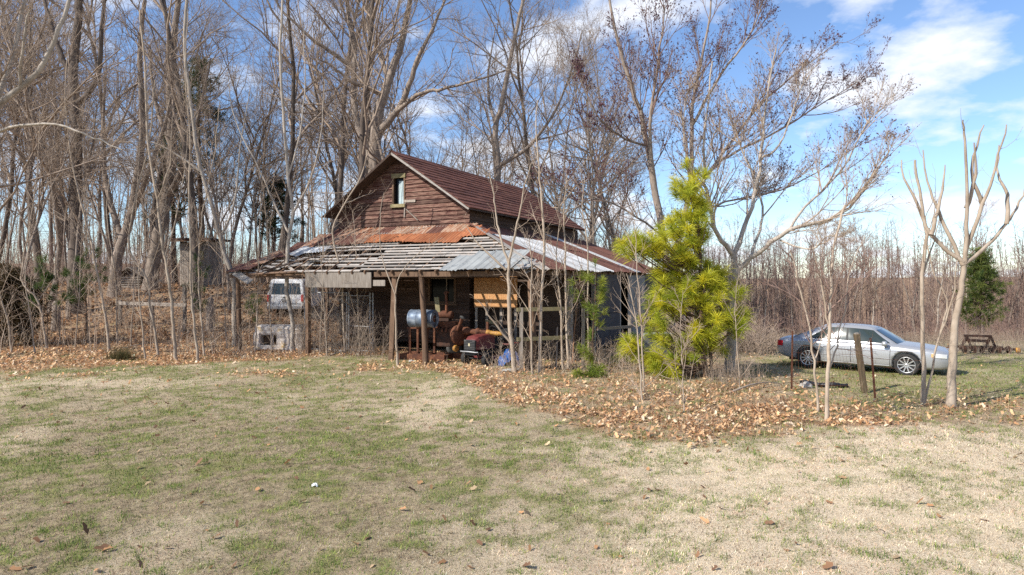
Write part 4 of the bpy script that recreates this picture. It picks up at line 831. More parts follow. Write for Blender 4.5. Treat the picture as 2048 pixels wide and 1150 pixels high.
# ------------------------------------------------------------------ pines
def needles(tufts, n, ln, seed, cols, wd=.0045, droop=.25):
    """tufts: (centre, axis, size); long thin triangles fanning from each shoot"""
    rng = np.random.default_rng(seed); C = np.array([t_[0] for t_ in tufts]); A = np.array([unit(np.array(t_[1], float)) for t_ in tufts]); S = np.array([t_[2] for t_ in tufts]); m = len(C)
    q = rng.normal(0, 1, (m, n, 3)); q -= (q * A[:, None]).sum(-1, keepdims=True) * A[:, None]; q /= np.linalg.norm(q, axis=-1, keepdims=True) + 1e-9
    an = rng.uniform(.15, 1.55, (m, n, 1)); d = A[:, None] * np.cos(an) + q * np.sin(an); L = (ln * S[:, None] * rng.uniform(.65, 1.1, (m, n)))[..., None]
    back = rng.uniform(0, .22, (m, n, 1)) * S[:, None, None]; b0 = C[:, None] - A[:, None] * back
    mid = b0 + d * L * .55; tip = b0 + d * L; tip[..., 2] -= (droop * L * L / ln)[..., 0]; mid[..., 2] -= (droop * .25 * L * L / ln)[..., 0]
    sd = np.cross(d, rng.normal(0, 1, (m, n, 3))); sd /= np.linalg.norm(sd, axis=-1, keepdims=True) + 1e-9; sd *= wd
    V = np.stack([b0 - sd * .6, b0 + sd * .6, mid + sd, mid - sd, tip], 2).reshape(-1, 3); k = np.arange(m * n)[:, None] * 5
    F_ = np.concatenate([np.c_[k, k + 1, k + 2], np.c_[k, k + 2, k + 3], np.c_[k + 3, k + 2, k + 4]])
    c0, c1, c2 = (np.array(c) for c in cols); g = rng.random((m, 1, 1)); h = rng.random((m, n, 1)); base = c0 * (1 - g) + c1 * g; base = base * (.75 + .5 * h)
    col = np.stack([base, base, base, base, base * .6 + c2 * .4], 2).reshape(-1, 3)
    return fast_mesh('needles', V, F_, 3, False, col)
def pine(name, label, base_px, trunk, tips, Y, r0, n, ln, seed, cols, dy=.5, per=3, jitter=.16, size=1.0, second=None, low=.35):
    rng = np.random.default_rng(seed); b = P(base_px[0], base_px[1], Y); b[2] = hz(b[0], b[1]); tp = smooth_path([b] + [P(a, c, Y) for a, c in trunk], 5); out = [(tp - b, np.linspace(r0, r0 * .12, len(tp)), 0)]; tufts = []
    for (a, c) in tips:
        for j in range(per):
            tip = P(a, c, Y + rng.uniform(-dy, dy)) + rng.normal(0, jitter, 3) * (1 if j else .4)
            hgt = tip[2] - b[2]; horiz = math.hypot(tip[0] - np.interp(tip[2], tp[:, 2], tp[:, 0]), tip[1] - Y)
            hb = max(.25, hgt - .45 * horiz - rng.uniform(.05, .3)); i = int(np.argmin(np.abs(tp[:, 2] - b[2] - hb))); s = tp[i]
            mid = (s + tip) / 2; mid[2] -= .12 * horiz; br = smooth_path([s, mid, tip], 3); out.append((br - b, np.linspace(min(.022, r0 * .4), .006, len(br)), 1))
            ax = unit(br[-1] - br[-2]) + np.array([0, 0, .5]); tufts.append((tip - b, ax, size * rng.uniform(.75, 1.15)))
            if rng.random() < .8: f = .72; q = br[int(len(br) * f)]; tufts.append((q - b + rng.normal(0, .06, 3), ax, size * .85))
    tufts.append((tp[-1] - b, (0, 0, 1), size))
    root = thing(name, label, 'pine tree', tuple(b)); link('trunk', tubes_mesh('trunk', [(p, q) for p, q, l in out if l == 0], 8), MT['pinebark'], root); link('branches', tubes_mesh('branches', [(p, q) for p, q, l in out if l == 1], 4), MT['pinebark'], root)
    if second is not None: link('trunk', tubes_mesh('trunk', [(smooth_path([P(a, c, Y + .1) for a, c in second], 4) - b, np.linspace(r0 * .7, r0 * .3, 4 * (len(second) - 1) + 1))], 7), MT['pinebark'], root)
    link('needles', needles(tufts, n, ln, seed + 1, cols), MT['needle'], root); return root
Z6 = [(100,380),(70,400),(130,350),(190,350),(230,370),(180,420),(150,390),(330,120),(350,150),(380,130),(420,70),(430,190),(400,160),(440,220),(330,150),(300,280),(260,290),(380,250),(400,280),(430,310),(380,330),(330,320),(440,250),(290,330),
      (240,440),(290,430),(340,460),(370,480),(300,500),(240,520),(210,540),(260,560),(330,540),(350,510),(430,460),(460,500),(510,520),(480,560),(450,540),(530,560),(500,600),(540,610),(600,590),(340,680),(300,700),(240,680),(200,700),(230,740),
      (440,660),(460,690),(430,740),(480,720),(520,740),(570,720),(620,720),(600,760),(640,740),(550,780),(380,600),(390,640),(300,620),(350,600),(230,620),(270,640),(400,830),(440,840),(480,850),(420,870),(380,840),(500,880),(220,820),(240,850),(200,930),(240,940),(260,970),(180,960),(220,980),(60,880),(90,890),(100,870),(370,930),(340,940),(310,970),(330,400),(380,390),(440,350)]
Z6 = [(1220 + a * .4176, 320 + c * .4176) for a, c in Z6]
YG = ((.27, .335, .03), (.70, .635, .045), (.85, .75, .10))
pine('young_pine', 'bright yellow green long needled young pine in front of the lean-to end', (1412, 770), [(1405, 690), (1402, 600), (1400, 500), (1394, 420), (1388, 352)], Z6, 18.2, .085, 105, .37, 501, YG, dy=.8, per=3, second=[(1424, 768), (1420, 690), (1410, 610)])
GR = ((.14, .21, .035), (.38, .41, .06), (.5, .5, .09))
pine('small_pine', 'small green pine sapling among the stems beside the dark doorway', (1186, 752), [(1185, 690), (1188, 630), (1192, 560), (1190, 520)], [(1150, 560), (1175, 545), (1205, 565), (1212, 590), (1180, 600), (1195, 615), (1165, 605), (1205, 585), (1160, 585), (1170, 695), (1160, 690), (1178, 705), (1195, 640), (1190, 670)], 18.9, .03, 60, .27, 503, GR, dy=.35, per=2)
pine('small_pine', 'tiny low pine seedling in the leaves below the rail frame', (1178, 762), [(1178, 752), (1180, 738)], [(1150, 745), (1165, 742), (1190, 748), (1205, 742), (1180, 735)], 17.8, .015, 90, .25, 504, ((.12, .19, .03), (.32, .36, .05), (.5, .5, .1)), dy=.2, per=2)
pine('small_pine', 'small pine seedling under the left side of the bright pine', (1262, 745), [(1260, 720), (1258, 690)], [(1245, 690), (1262, 685), (1258, 700), (1275, 705), (1270, 690)], 19.2, .015, 90, .25, 505, ((.12, .19, .03), (.32, .36, .05), (.5, .5, .1)), dy=.2, per=2)
DK = ((.05, .10, .03), (.12, .17, .035), (.2, .22, .06))
pine('young_pine', 'scraggly young pine at the far left among saplings', (95, 690), [(95, 640), (92, 580), (90, 515)], [(60, 590), (75, 560), (90, 525), (85, 545), (110, 575), (125, 590), (70, 610), (105, 550), (95, 560), (80, 575)], 26, .03, 70, .27, 506, DK, dy=.5, per=3, jitter=.3)
pine('young_pine', 'scraggly young pine left of the forked tree', (172, 688), [(172, 630), (172, 560), (174, 498)], [(140, 530), (150, 550), (165, 520), (175, 505), (190, 545), (155, 570), (170, 575), (185, 565), (160, 590), (145, 580), (178, 535)], 26.5, .035, 70, .27, 507, DK, dy=.5, per=3, jitter=.3)
pine('young_pine', 'slim young pine in front of the slatted shed', (402, 665), [(402, 620), (400, 560), (398, 525)], [(395, 540), (408, 550), (385, 565), (405, 580), (398, 600), (412, 595), (380, 572)], 30, .025, 60, .27, 508, DK, dy=.3, per=3, jitter=.22)
pine('shrub_pine', 'bushy seedling pine beside the pale torn seat', (505, 660), [(505, 640), (505, 610)], [(490, 610), (505, 600), (520, 620), (500, 630), (515, 640)], 30, .02, 60, .27, 509, DK, dy=.4, per=3, jitter=.25)
# larger far pines: crown of many shoots
def big_pine(name, label, px, Y, h, wid, seed, cols, low, nt=260, base_z=None):
    rng = np.random.default_rng(seed); X = (px - 1024) * Y / F; b = np.array([X, Y, hz(X, Y)]); tp = walk(rng, np.zeros(3), np.array([0, 0, 1.]), h, 8, .02, .05); out = []; tufts = []
    for i in range(nt):
        f = low + (1 - low) * rng.random() ** .85; z = f * h; c = np.array([np.interp(z, tp[:, 2], tp[:, 0]), np.interp(z, tp[:, 2], tp[:, 1]), z]); prof = min(1, (1 - f) * 2.2 + .12) * (.55 + .45 * math.sin(f * 19) ** 2)
        L = wid * prof * rng.uniform(.45, 1.05); th = rng.uniform(0, 6.283); d = unit(np.array([math.cos(th), math.sin(th), rng.uniform(-.05, .5)])); e = c + d * L; out.append((np.array([c, c + d * L * .5, e]), np.array([.03, .02, .01])))
        for _ in range(3): tufts.append((e + rng.normal(0, .22, 3), d + np.array([0, 0, .5]), rng.uniform(.8, 1.3)))
    root = thing(name, label, 'pine tree', tuple(b)); link('trunk', tubes_mesh('trunk', [(tp, np.linspace(h * .016, .03, len(tp)))], 7), MT['pinebark'], root); link('branches', tubes_mesh('branches', out, 3), MT['pinebark'], root)
    link('needles', needles(tufts, 36, .34, seed, cols, .011), MT['needle'], root)
big_pine('evergreen_pine', 'dense green pine standing alone before the far wood at right', 1958, 46, 6.9, 1.5, 521, ((.055, .10, .028), (.19, .215, .05), (.27, .28, .08)), .22, 170)
big_pine('tall_pine', 'tall dark pine hidden among bare trunks left of the barn', 405, 44, 15.0, 3.0, 522, ((.035, .065, .025), (.09, .12, .035), (.14, .16, .05)), .5, 120)
big_pine('tall_pine', 'slimmer dark pine behind the slatted shed', 350, 47, 12, 2.4, 523, ((.035, .065, .025), (.09, .12, .035), (.14, .16, .05)), .4, 90)
big_pine('tall_pine', 'low dark pine showing between trunks near the barn eave', 548, 49, 8, 2.2, 524, ((.02, .045, .018), (.05, .08, .025), (.1, .12, .04)), .4, 120)
big_pine('cedar_bush', 'dark rusty green cedar bush at the far left edge', 25, 26.5, 3.0, 1.3, 525, ((.07, .055, .025), (.11, .075, .035), (.15, .1, .05)), .05, 150)

# ------------------------------------------------------------------ silver sedan
cpos = np.array([10.62, 19.72]); cyaw = math.atan2(-.66, .75)
CS = .925
car = thing('sedan', 'silver four door sedan parked on the grass behind the saplings', 'car', (cpos[0], cpos[1], hz(*cpos) + .0), cyaw)
car.scale = (CS, CS, CS * .985)
WB0, WB1, WR, TW = -1.42, 1.42, .345, .80
xs = np.array([-2.52, -2.50, -2.42, -2.25, -1.95, -1.70, -1.40, -1.0, -.5, 0, .5, 1.0, 1.4, 1.75, 2.05, 2.28, 2.42, 2.50, 2.53])
top = np.interp(xs, [-2.52, -2.45, -2.2, -1.75, -1.2, .9, 1.2, 1.8, 2.2, 2.42, 2.53], [.82, .95, 1.01, 1.03, 1.0, 1.0, .98, .92, .86, .79, .66])
bel = np.interp(xs, [-2.52, -2.3, -1.5, .9, 1.6, 2.2, 2.53], [.80, .94, .95, .91, .86, .79, .64])
hw = np.interp(xs, [-2.52, -2.42, -2.1, -1.4, 0, 1.4, 2.0, 2.3, 2.46, 2.53], [.62, .76, .86, .925, .935, .925, .87, .76, .58, .42])
bot = np.interp(xs, [-2.52, -2.3, -1.8, -1.2, 1.2, 2.0, 2.4, 2.53], [.42, .30, .24, .20, .20, .21, .23, .34])
prof = []
for x, tz, bz, w_, b0 in zip(xs, top, bel, hw, bot):
    m = .5 * (b0 + bz); prof.append([(0, b0), (w_ * .88, b0), (w_ * .965, b0 + .10), (w_ * 1.0, m + .02), (w_ * .985, bz - .06), (w_ * .94, bz), (w_ * .80, (bz + tz) / 2 + .02), (w_ * .45, tz), (0, tz + .01)])
np_ = len(prof[0]); verts = []; faces = []
for x, q in zip(xs, prof):
    for (yy, zz_) in q: verts.append((x, -yy, zz_))
    for (yy, zz_) in q[1:-1]: verts.append((x, yy, zz_))
st = np_ + np_ - 2
def rid(i, j): return i * st + (j if j < np_ else np_ + (2 * np_ - 2 - j) - 1)     # closed loop order round the section
loop = list(range(np_)) + [np_ + k for k in range(np_ - 2)][::-1]
for i in range(len(xs) - 1):
    for k in range(len(loop)):
        a, b2 = loop[k], loop[(k + 1) % len(loop)]; faces.append((i * st + a, i * st + b2, (i + 1) * st + b2, (i + 1) * st + a))
faces.append(tuple(loop)); faces.append(tuple((len(xs) - 1) * st + q for q in loop[::-1]))
body = MB().add(verts, faces, True).build('body', MT['carpaint'], car)
cutters = MB()
for xw in (WB0, WB1):
    for s_ in (-1, 1): cutters.lathe([(-.28, .405), (.28, .405)], (xw, s_ * .93, WR + .015), (0, 1, 0), 32)
cut = cutters.build('wheel_well_cut', MT['black']); cut.parent = car
bpy.context.view_layer.update()
ss = body.modifiers.new('sub', 'SUBSURF'); ss.levels = 2; ss.render_levels = 2
bo = body.modifiers.new('cut', 'BOOLEAN'); bo.operation = 'DIFFERENCE'; bo.object = cut; bo.solver = 'EXACT'
dg = bpy.context.evaluated_depsgraph_get(); nm = bpy.data.meshes.new_from_object(body.evaluated_get(dg)); body.modifiers.clear(); body.data = nm; bpy.data.objects.remove(cut)
# greenhouse: base outline at the belt, narrower roof
gxb = np.array([-1.98, -1.6, -1.1, -.55, 0, .45, .85, 1.18]); gb = np.interp(gxb, [-2, -1, .8, 1.2], [.72, .83, .82, .70])
gxt = np.array([-1.22, -1.08, -.8, -.45, -.1, .2, .38, .46]); gt = np.array([.54, .585, .61, .62, .615, .59, .565, .54]); gzt = np.array([1.36, 1.42, 1.455, 1.47, 1.462, 1.44, 1.41, 1.385])
gzb = np.interp(gxb, [-2, -1.5, .9, 1.2], [.985, .95, .91, .92]); v = []; f = []; ng = len(gxb)
for s_ in (-1, 1):
    for k in range(4):
        tt = k / 3; e = tt ** 1.15
        for i in range(ng): v.append((gxb[i] * (1 - tt) + gxt[i] * tt, s_ * (gb[i] * (1 - e) + gt[i] * e), gzb[i] * (1 - tt) + gzt[i] * tt))
for i in range(ng): v.append((gxt[i], 0, gzt[i] + .03))
vi = lambda s_, k, i: (0 if s_ < 0 else 4 * ng) + k * ng + i
for s_ in (-1, 1):
    for k in range(3):
        for i in range(ng - 1): f.append((vi(s_, k, i), vi(s_, k, i + 1), vi(s_, k + 1, i + 1), vi(s_, k + 1, i)))
    for i in range(ng - 1): f.append((vi(s_, 3, i), vi(s_, 3, i + 1), 8 * ng + i + 1, 8 * ng + i))
for i in (0, ng - 1):
    for k in range(3): f.append((vi(-1, k, i), vi(1, k, i), vi(1, k + 1, i), vi(-1, k + 1, i)))
    f.append((vi(-1, 3, i), vi(1, 3, i), 8 * ng + i))
cabin = MB().add(v, f, True).build('cabin', MT['carpaint'], car)
def gpt(u, tt, s_, off=.008):
    i = min(int(u), ng - 2); fr = u - i; e = tt ** 1.15; L_ = lambda a: a[i] * (1 - fr) + a[i + 1] * fr
    p = Vector((L_(gxb) * (1 - tt) + L_(gxt) * tt, s_ * (L_(gb) * (1 - e) + L_(gt) * e), L_(gzb) * (1 - tt) + L_(gzt) * tt)); return p + Vector((0, s_ * off, off * .4))
def pane(name, u0, u1, t0, t1, u0t, u1t, s_, m, off=.008, par=None):
    vv = []; ff = []; nu, nv = 9, 4
    for j in range(nv):
        for i in range(nu): a = i / (nu - 1); b = j / (nv - 1); uu = (u0 + (u1 - u0) * a) * (1 - b) + (u0t + (u1t - u0t) * a) * b; vv.append(gpt(uu, t0 + (t1 - t0) * b, s_, off))
    ff = [(j * nu + i, j * nu + i + 1, (j + 1) * nu + i + 1, (j + 1) * nu + i) for j in range(nv - 1) for i in range(nu - 1)]
    return MB().add(vv, ff, True).build(name, MT[m], par or car)
for s_ in (-1, 1):
    pane('window_trim', 1.16, 6.56, .12, .88, 1.75, 6.31, s_, 'black', .004)
    pane('side_window', 3.62, 6.52, .14, .86, 3.62, 6.28, s_, 'carglass', .010); pane('side_window', 1.75, 3.48, .14, .86, 2.05, 3.48, s_, 'carglass', .010); pane('side_window', 1.2, 1.66, .14, .80, 1.78, 1.95, s_, 'carglass', .010)
def endglass(name, i, lo, hi):
    vv = []; sgn = 1 if i else -1
    for j in range(4):
        tt = lo + (hi - lo) * j / 3
        for k in range(7): y = -1 + 2 * k / 6; q = gpt(i, tt, 1, 0); vv.append((q.x + sgn * (.012 + .10 * (1 - y * y) * (1 - tt * .6)), q.y * .93 * y, q.z + .012))
    return MB().add(vv, [(j * 7 + k, j * 7 + k + 1, (j + 1) * 7 + k + 1, (j + 1) * 7 + k) for j in range(3) for k in range(6)], True).build(name, MT['carglass'], car)
endglass('windshield', ng - 1.0001, .06, .94); endglass('rear_window', 0.0, .06, .94)
def sidey(x, z_):
    w_ = np.interp(x, xs, hw); b0 = np.interp(x, xs, bot); bz = np.interp(x, xs, bel); m = .5 * (b0 + bz) + .02
    return float(np.interp(z_, [b0, b0 + .1, m, bz - .06, bz], [w_ * .88, w_ * .965, w_, w_ * .985, w_ * .94]))
for s_ in (-1, 1):
    for xd, slant in ((.98, .04), (-.12, 0.0), (-1.08, -.16)):
        pts = [(xd + slant * (z_ - .5), s_ * (sidey(xd, z_) + .001), z_) for z_ in np.linspace(.32, .88, 7)]; MB().tube(pts, .006, 4).build('door_seam', MT['black'], car)
    pts = [(x, s_ * (sidey(x, .50) + .004), .50 - .01 * x) for x in np.linspace(-.98, .98, 9)]; MB().tube(pts, .008, 6).build('side_moulding', MT['greytrim'], car)
    pts = [(x, s_ * (sidey(x, .30) + .006), .285) for x in np.linspace(-.96, .96, 9)]; MB().tube(pts, .011, 6).build('sill_trim', MT['greytrim'], car)
    for xd in (-.38, .66 - 1.28 + .0): pass
    for xd in (.02, -.98): MB().tube([(xd - .10, s_ * (sidey(xd, .76) + .01), .765), (xd, s_ * (sidey(xd, .76) + .03), .77), (xd + .10, s_ * (sidey(xd, .76) + .01), .765)], .017, 6).build('door_handle', MT['chrome'], car)
    for k in range(4): x = 1.22 + k * .10; MB().box((x, s_ * (sidey(x, .72) + .0), .745 - .012 * k), (.055, .02, .018)).build('fender_port', MT['black'], car)
    mb = MB(); mb.lathe([(-.075, .03), (-.06, .075), (0, .09), (.05, .08), (.075, .04)], (.86, s_ * 1.02, .97), (1, .0, 0), 12); mb.tube([(.86, s_ * .86, .92), (.86, s_ * .98, .95)], .03, 6); mb.build('wing_mirror', MT['carpaint'], car)
    for nme, x0, x1, z0, z1, m in (('tail_lamp', -2.50, -2.26, .70, .88, 'redlamp'), ('headlamp', 2.06, 2.42, .63, .75, 'headlamp'), ('indicator', 2.06, 2.14, .63, .73, 'amber')):
        vv = []
        for j in range(4):
            for i in range(6):
                x = x0 + (x1 - x0) * i / 5; z_ = (z0 + (z1 - z0) * j / 3) - (.10 * (x - x0) if 'head' in nme else 0) ; vv.append((x, s_ * (sidey(x, z_) + (.014 if nme != 'indicator' else .02)), z_))
        MB().add(vv, [(j * 6 + i, j * 6 + i + 1, (j + 1) * 6 + i + 1, (j + 1) * 6 + i) for j in range(3) for i in range(5)], True).build(nme, MT[m], car)
MB().box((2.50, 0, .50), (.06, .55, .16)).build('grille', MT['black'], car); MB().tube([(2.47, -.40, .36), (2.55, 0, .36), (2.47, .40, .36)], .02, 6).build('bumper_trim', MT['chrome'], car); MB().tube([(-2.44, -.74, .42), (-2.55, 0, .42), (-2.44, .74, .42)], .022, 6).build('bumper_trim', MT['chrome'], car)
mb = MB(); mb.box((0, 0, .30), (4.2, 1.3, .16)); mb.build('underbody', MT['black'], car)
def wheel(parent, x, y, rad, wd, s_, spokes=10, rimf=.72, rimmat='alloy', nm='wheel'):
    mb = MB(); mb.lathe([(-wd / 2, rad * rimf), (-wd / 2, rad * .93), (-wd * .36, rad), (wd * .36, rad), (wd / 2, rad * .93), (wd / 2, rad * rimf), (wd * .25, rad * rimf * .97)], (0, 0, 0), (0, s_, 0), 28); w_ = mb.build(nm, MT['tyre'], parent, (x, y, rad))
    mb = MB(); mb.lathe([(-wd * .3, rad * rimf), (wd * .46, rad * rimf), (wd * .50, rad * rimf * .95), (wd * .40, rad * rimf * .90), (-wd * .1, rad * rimf * .88)], (0, 0, 0), (0, s_, 0), 28); mb.lathe([(wd * .1, 0.05 * rad / .34), (wd * .44, .05 * rad / .34), (wd * .47, .02)], (0, 0, 0), (0, s_, 0), 14)
    for k in range(spokes):
        a = 2 * math.pi * k / spokes; d = Vector((math.cos(a), 0, math.sin(a))); mb.beam(d * .04 + Vector((0, s_ * wd * .38, 0)), d * rad * rimf * .93 + Vector((0, s_ * wd * .42, 0)), .034 * rad / .34, .03, (0, s_, 0))
    rim = mb.build('rim', MT[rimmat], w_); mb = MB(); mb.lathe([(-wd * .1, rad * rimf * .9), (-wd * .08, 0.01)], (0, 0, 0), (0, s_, 0), 20); mb.build('hub_disc', MT['black'], w_); return w_
for xw in (WB0, WB1):
    for s_ in (-1, 1): wheel(car, xw, s_ * TW, WR, .215, s_)

# ------------------------------------------------------------------ white van behind the porch
vp = P(571, 645, 33.0); vz = hz(vp[0], vp[1]); van = thing('van', 'white utility vehicle seen from behind through the porch left end', 'van', (vp[0], vp[1], vz - .05), math.radians(4))
VW, VH = .92, 1.95
sec = [(0, .45), (.02, .95), (.05, 1.15), (.14, 1.72), (.24, 1.9), (.5, 1.96), (2.6, 1.96), (3.3, 1.2), (4.4, 1.08), (4.6, .5)]
v = []; f = []
for (yy, zz_) in sec:
    inset = .0 if zz_ < 1.16 else (zz_ - 1.16) * .13
    for x in (-VW + inset, VW - inset): v.append((x, yy, zz_))
n_ = len(sec); f = [(i * 2, i * 2 + 1, i * 2 + 3, i * 2 + 2) for i in range(n_ - 1)] + [tuple(i * 2 for i in range(n_))[::-1], tuple(i * 2 + 1 for i in range(n_)), (0, 2 * n_ - 2, 2 * n_ - 1, 1)]
MB().add(v, f).build('body', MT['white'], van, bevel=.05)
MB().add([(-.74, .045, 1.18), (.74, .045, 1.18), (.66, .135, 1.74), (-.66, .135, 1.74), (-.74, .075, 1.18), (.74, .075, 1.18), (.66, .165, 1.74), (-.66, .165, 1.74)], [(0, 1, 2, 3), (4, 7, 6, 5), (0, 4, 5, 1), (1, 5, 6, 2), (2, 6, 7, 3), (3, 7, 4, 0)]).build('rear_window', MT['carglass'], van)
for s_ in (-1, 1):
    MB().box((s_ * .84, .005, .98), (.13, .06, .36)).build('tail_lamp', MT['redlamp'], van, bevel=.02)
    MB().add([(s_ * .925, .35, 1.2), (s_ * .925, 2.6, 1.2), (s_ * .845, 2.5, 1.78), (s_ * .845, .45, 1.78)], [(0, 1, 2, 3)]).build('side_window', MT['carglass'], van)
    for yw in (.85, 3.7): wheel(van, s_ * .82, yw, .36, .24, s_, 6).rotation_euler = (0, 0, math.pi / 2 if False else 0)
for w_ in [c for c in van.children if c.name.startswith('wheel')]: w_.rotation_euler = (0, 0, math.radians(-90)) ; w_.location.z = .36
MB().box((0, -.06, .52), (1.75, .16, .20)).build('bumper', MT['steel'], van, bevel=.04); MB().box((0, -.005, .86), (.34, .02, .16)).build('number_plate', MT['palepanel'], van); MB().box((0, -.01, 1.04), (.3, .03, .04)).build('tailgate_handle', MT['black'], van)
mb = MB(); mb.box((0, .004, .70), (1.5, .02, .015)); mb.build('tailgate_seam', MT['black'], van)

# ------------------------------------------------------------------ things under and beside the porch
def obw(px, py, Y): return P(px, py, Y)
# steel drum
dc = P(846, 637, 21.5); ax = Vector((.94, -.34, .02)).normalized()
drum = thing('steel_drum', 'blue and silver steel drum lying on its side behind the round post', 'drum', tuple(dc), math.atan2(ax.y, ax.x))
pr_ = []
for h, q in ((-.44, .27), (-.44, .295), (-.425, .302), (-.41, .29), (-.17, .287), (-.155, .30), (-.14, .287), (.14, .287), (.155, .30), (.17, .287), (.41, .29), (.425, .302), (.44, .295), (.44, .27), (.425, .265)): pr_.append((h, q))
MB().lathe(pr_, (0, 0, 0), (1, 0, 0), 32).build('shell', MT['drum'], drum); MB().lathe([(.424, .266), (.424, .12), (.43, .10), (.424, 0.001)], (0, 0, 0), (1, 0, 0), 28).build('end_plate', MT['rustm'], drum); MB().lathe([(-.424, .266), (-.424, .001)], (0, 0, 0), (1, 0, 0), 28).build('end_plate', MT['drum'], drum)
MB().tube([(.43, .05, .2), (.47, .0, .1), (.48, -.02, -.15), (.44, -.06, -.32)], .012, 6).build('hose', MT['black'], drum)
# rusty engine on a skid
ep = G(868, 716); ep[1] = 22.0; ep[0] = (868 - 1024) * 22.0 / F; ez = hz(ep[0], ep[1])
eng = thing('stationary_engine', 'rusty stationary engine on a steel skid under the porch', 'machine', (ep[0], ep[1], ez), math.radians(-18))
for (a, b) in (((-1.15, -.35, .12), (.55, -.35, .12)), ((-1.15, .35, .12), (1.6, .35, .12))): MB().beam(a, b, .08, .20).build('skid_rail', MT['rustm'], eng)
for x in (-1.1, -.2, .5): MB().beam((x, -.31, .13), (x, .31, .13), .08, .14).build('cross_member', MT['rustm'], eng)
for (x, y) in ((-.75, -.30), (-.75, .30), (-.12, -.30), (-.12, .30)): MB().beam((x, y, .2), (x, y, 1.08), .07, .07).build('stand_leg', MT['rustm'], eng)
for y in (-.3, .3): MB().beam((-.85, y, 1.085), (.0, y, 1.085), .06, .05).build('stand_bar', MT['rustm'], eng)
mb = MB(); mb.box((.55, .05, .78), (.75, .5, .62)); mb.build('engine_block', MT['rustblack'], eng, bevel=.04); mb = MB(); mb.box((.5, .05, 1.2), (.66, .36, .2)); mb.build('cylinder_head', MT['rustm'], eng, bevel=.03)
for k in range(4): MB().tube([(.28 + k * .15, -.15, 1.12), (.28 + k * .15, -.28, 1.1), (.28 + k * .15, -.32, .98)], .032, 7).build('manifold_pipe', MT['rustm'], eng)
MB().lathe([(0, .0), (0.0, .10), (.03, .13), (.55, .14), (.6, .10), (.6, .0)], (.05, .1, 1.55), (1, 0, -.05), 16).build('fuel_tank', MT['rustm'], eng); MB().box((.3, .1, 1.37), (.5, .3, .1)).build('tank_bracket', MT['rustblack'], eng)
MB().tube([(.46, .0, 1.6), (.46, .0, 1.95), (.45, -.02, 2.28)], [.05, .045, .045], 10).build('exhaust_pipe', MT['rustm'], eng); MB().tube([(.38, -.02, 2.25), (.46, -.02, 2.33), (.55, -.03, 2.27)], .03, 6).build('exhaust_cap', MT['rustm'], eng)
MB().box((.12, .02, 1.85), (.16, .05, .55), Matrix.Rotation(-.12, 3, 'Y')).build('upright_board', MT['mosswood'], eng)
MB().lathe([(0, .0), (0, .32), (.10, .34), (.14, .30), (.14, .0)], (.95, -.22, .88), (1, -.5, .1), 22).build('bell_housing', MT['rustm'], eng)
MB().tube([(.98, -.36, 1.0), (1.1, -.40, 1.22), (1.22, -.44, 1.48)], [.045, .05, .06], 9).build('lever', MT['rustm'], eng); MB().lathe([(0, .0), (0, .09), (.05, .10), (.05, 0)], (1.22, -.44, 1.45), (.4, -.1, .9), 12).build('lever_knob', MT['greyrub'], eng)
MB().lathe([(0, .12), (.18, .14), (.24, .10), (.5, .09), (.52, .12), (.6, .12), (.62, .075), (.9, .07)], (1.1, -.1, 1.02), (1, -.12, -.03), 16).build('gearbox', MT['rustm'], eng)
MB().lathe([(0, .085), (.08, .095), (.1, .075), (.3, .07), (.34, .085), (.55, .06), (.58, .03)], (1.98, -.2, .99), (1, -.12, -.06), 14).build('drive_shaft', MT['yellow'], eng)
MB().lathe([(0, .0), (0, .10), (.02, .11), (.03, .08), (.06, .08), (.07, .11), (.09, .10), (.09, 0)], (.95, -.45, .46), (1, -.45, .1), 20).build('pulley', MT['yellow'], eng); MB().box((1.5, .5, .62), (1.2, .3, .5)).build('side_box', MT['rustblack'], eng, bevel=.03)
MB().box((1.85, .6, 1.28), (.4, .08, .12)).build('offcut_block', MT['mosswood'], eng); MB().beam((1.8, .3, .2), (1.8, .35, 1.3), .08, .08).build('stand_leg', MT['rustm'], eng)
# lawn tractor
lp = G(962, 729); lz = hz(lp[0], lp[1]); lyaw = math.radians(-128)
lt = thing('lawn_tractor', 'faded maroon lawn tractor with black grille parked at the porch edge', 'lawn tractor', (lp[0] + .25, lp[1] + .45, lz), lyaw)
# local +x forward
hs = [(.05, .28, .93), (.25, .28, .97), (.55, .275, .96), (.80, .265, .92), (.92, .25, .84)]
v = []; f = []
for (x, w_, zt) in hs: v += [(x, -w_, .50), (x, -w_, zt - .12), (x, -w_ * .8, zt - .02), (x, 0, zt), (x, w_ * .8, zt - .02), (x, w_, zt - .12), (x, w_, .50)]
for i in range(len(hs) - 1): f += [(i * 7 + k, i * 7 + k + 1, i * 7 + 8 + k, i * 7 + 7 + k) for k in range(6)]
f += [tuple(range(7)), tuple(len(hs) * 7 - 7 + k for k in range(7))[::-1]]
hood = MB().add(v, f, False).build('hood', MT['maroon'], lt, bevel=.02)
gr = MB().box((.945, 0, .64), (.06, .47, .34)).build('grille', MT['black'], lt, bevel=.02)
for k in range(5): MB().box((.978, 0, .53 + .05 * k), (.012, .42, .015)).build('grille_slat', MT['greyrub'], gr)
MB().box((.985, 0, .66), (.015, .065, .085)).build('badge', MT['tan'], gr)
for s_ in (-1, 1): MB().box((.965, s_ * .17, .78), (.03, .10, .05)).build('headlamp', MT['greyrub'], lt)
MB().tube([(.98, -.36, .44), (1.03, -.30, .44), (1.04, 0, .45), (1.03, .30, .44), (.98, .36, .44)], .022, 8).build('front_bumper', MT['steel'], lt)
MB().box((.1, 0, .38), (1.7, .42, .10)).build('chassis', MT['black'], lt); MB().box((.05, 0, .22), (.75, .95, .14)).build('mower_deck', MT['maroon'], lt, bevel=.04)
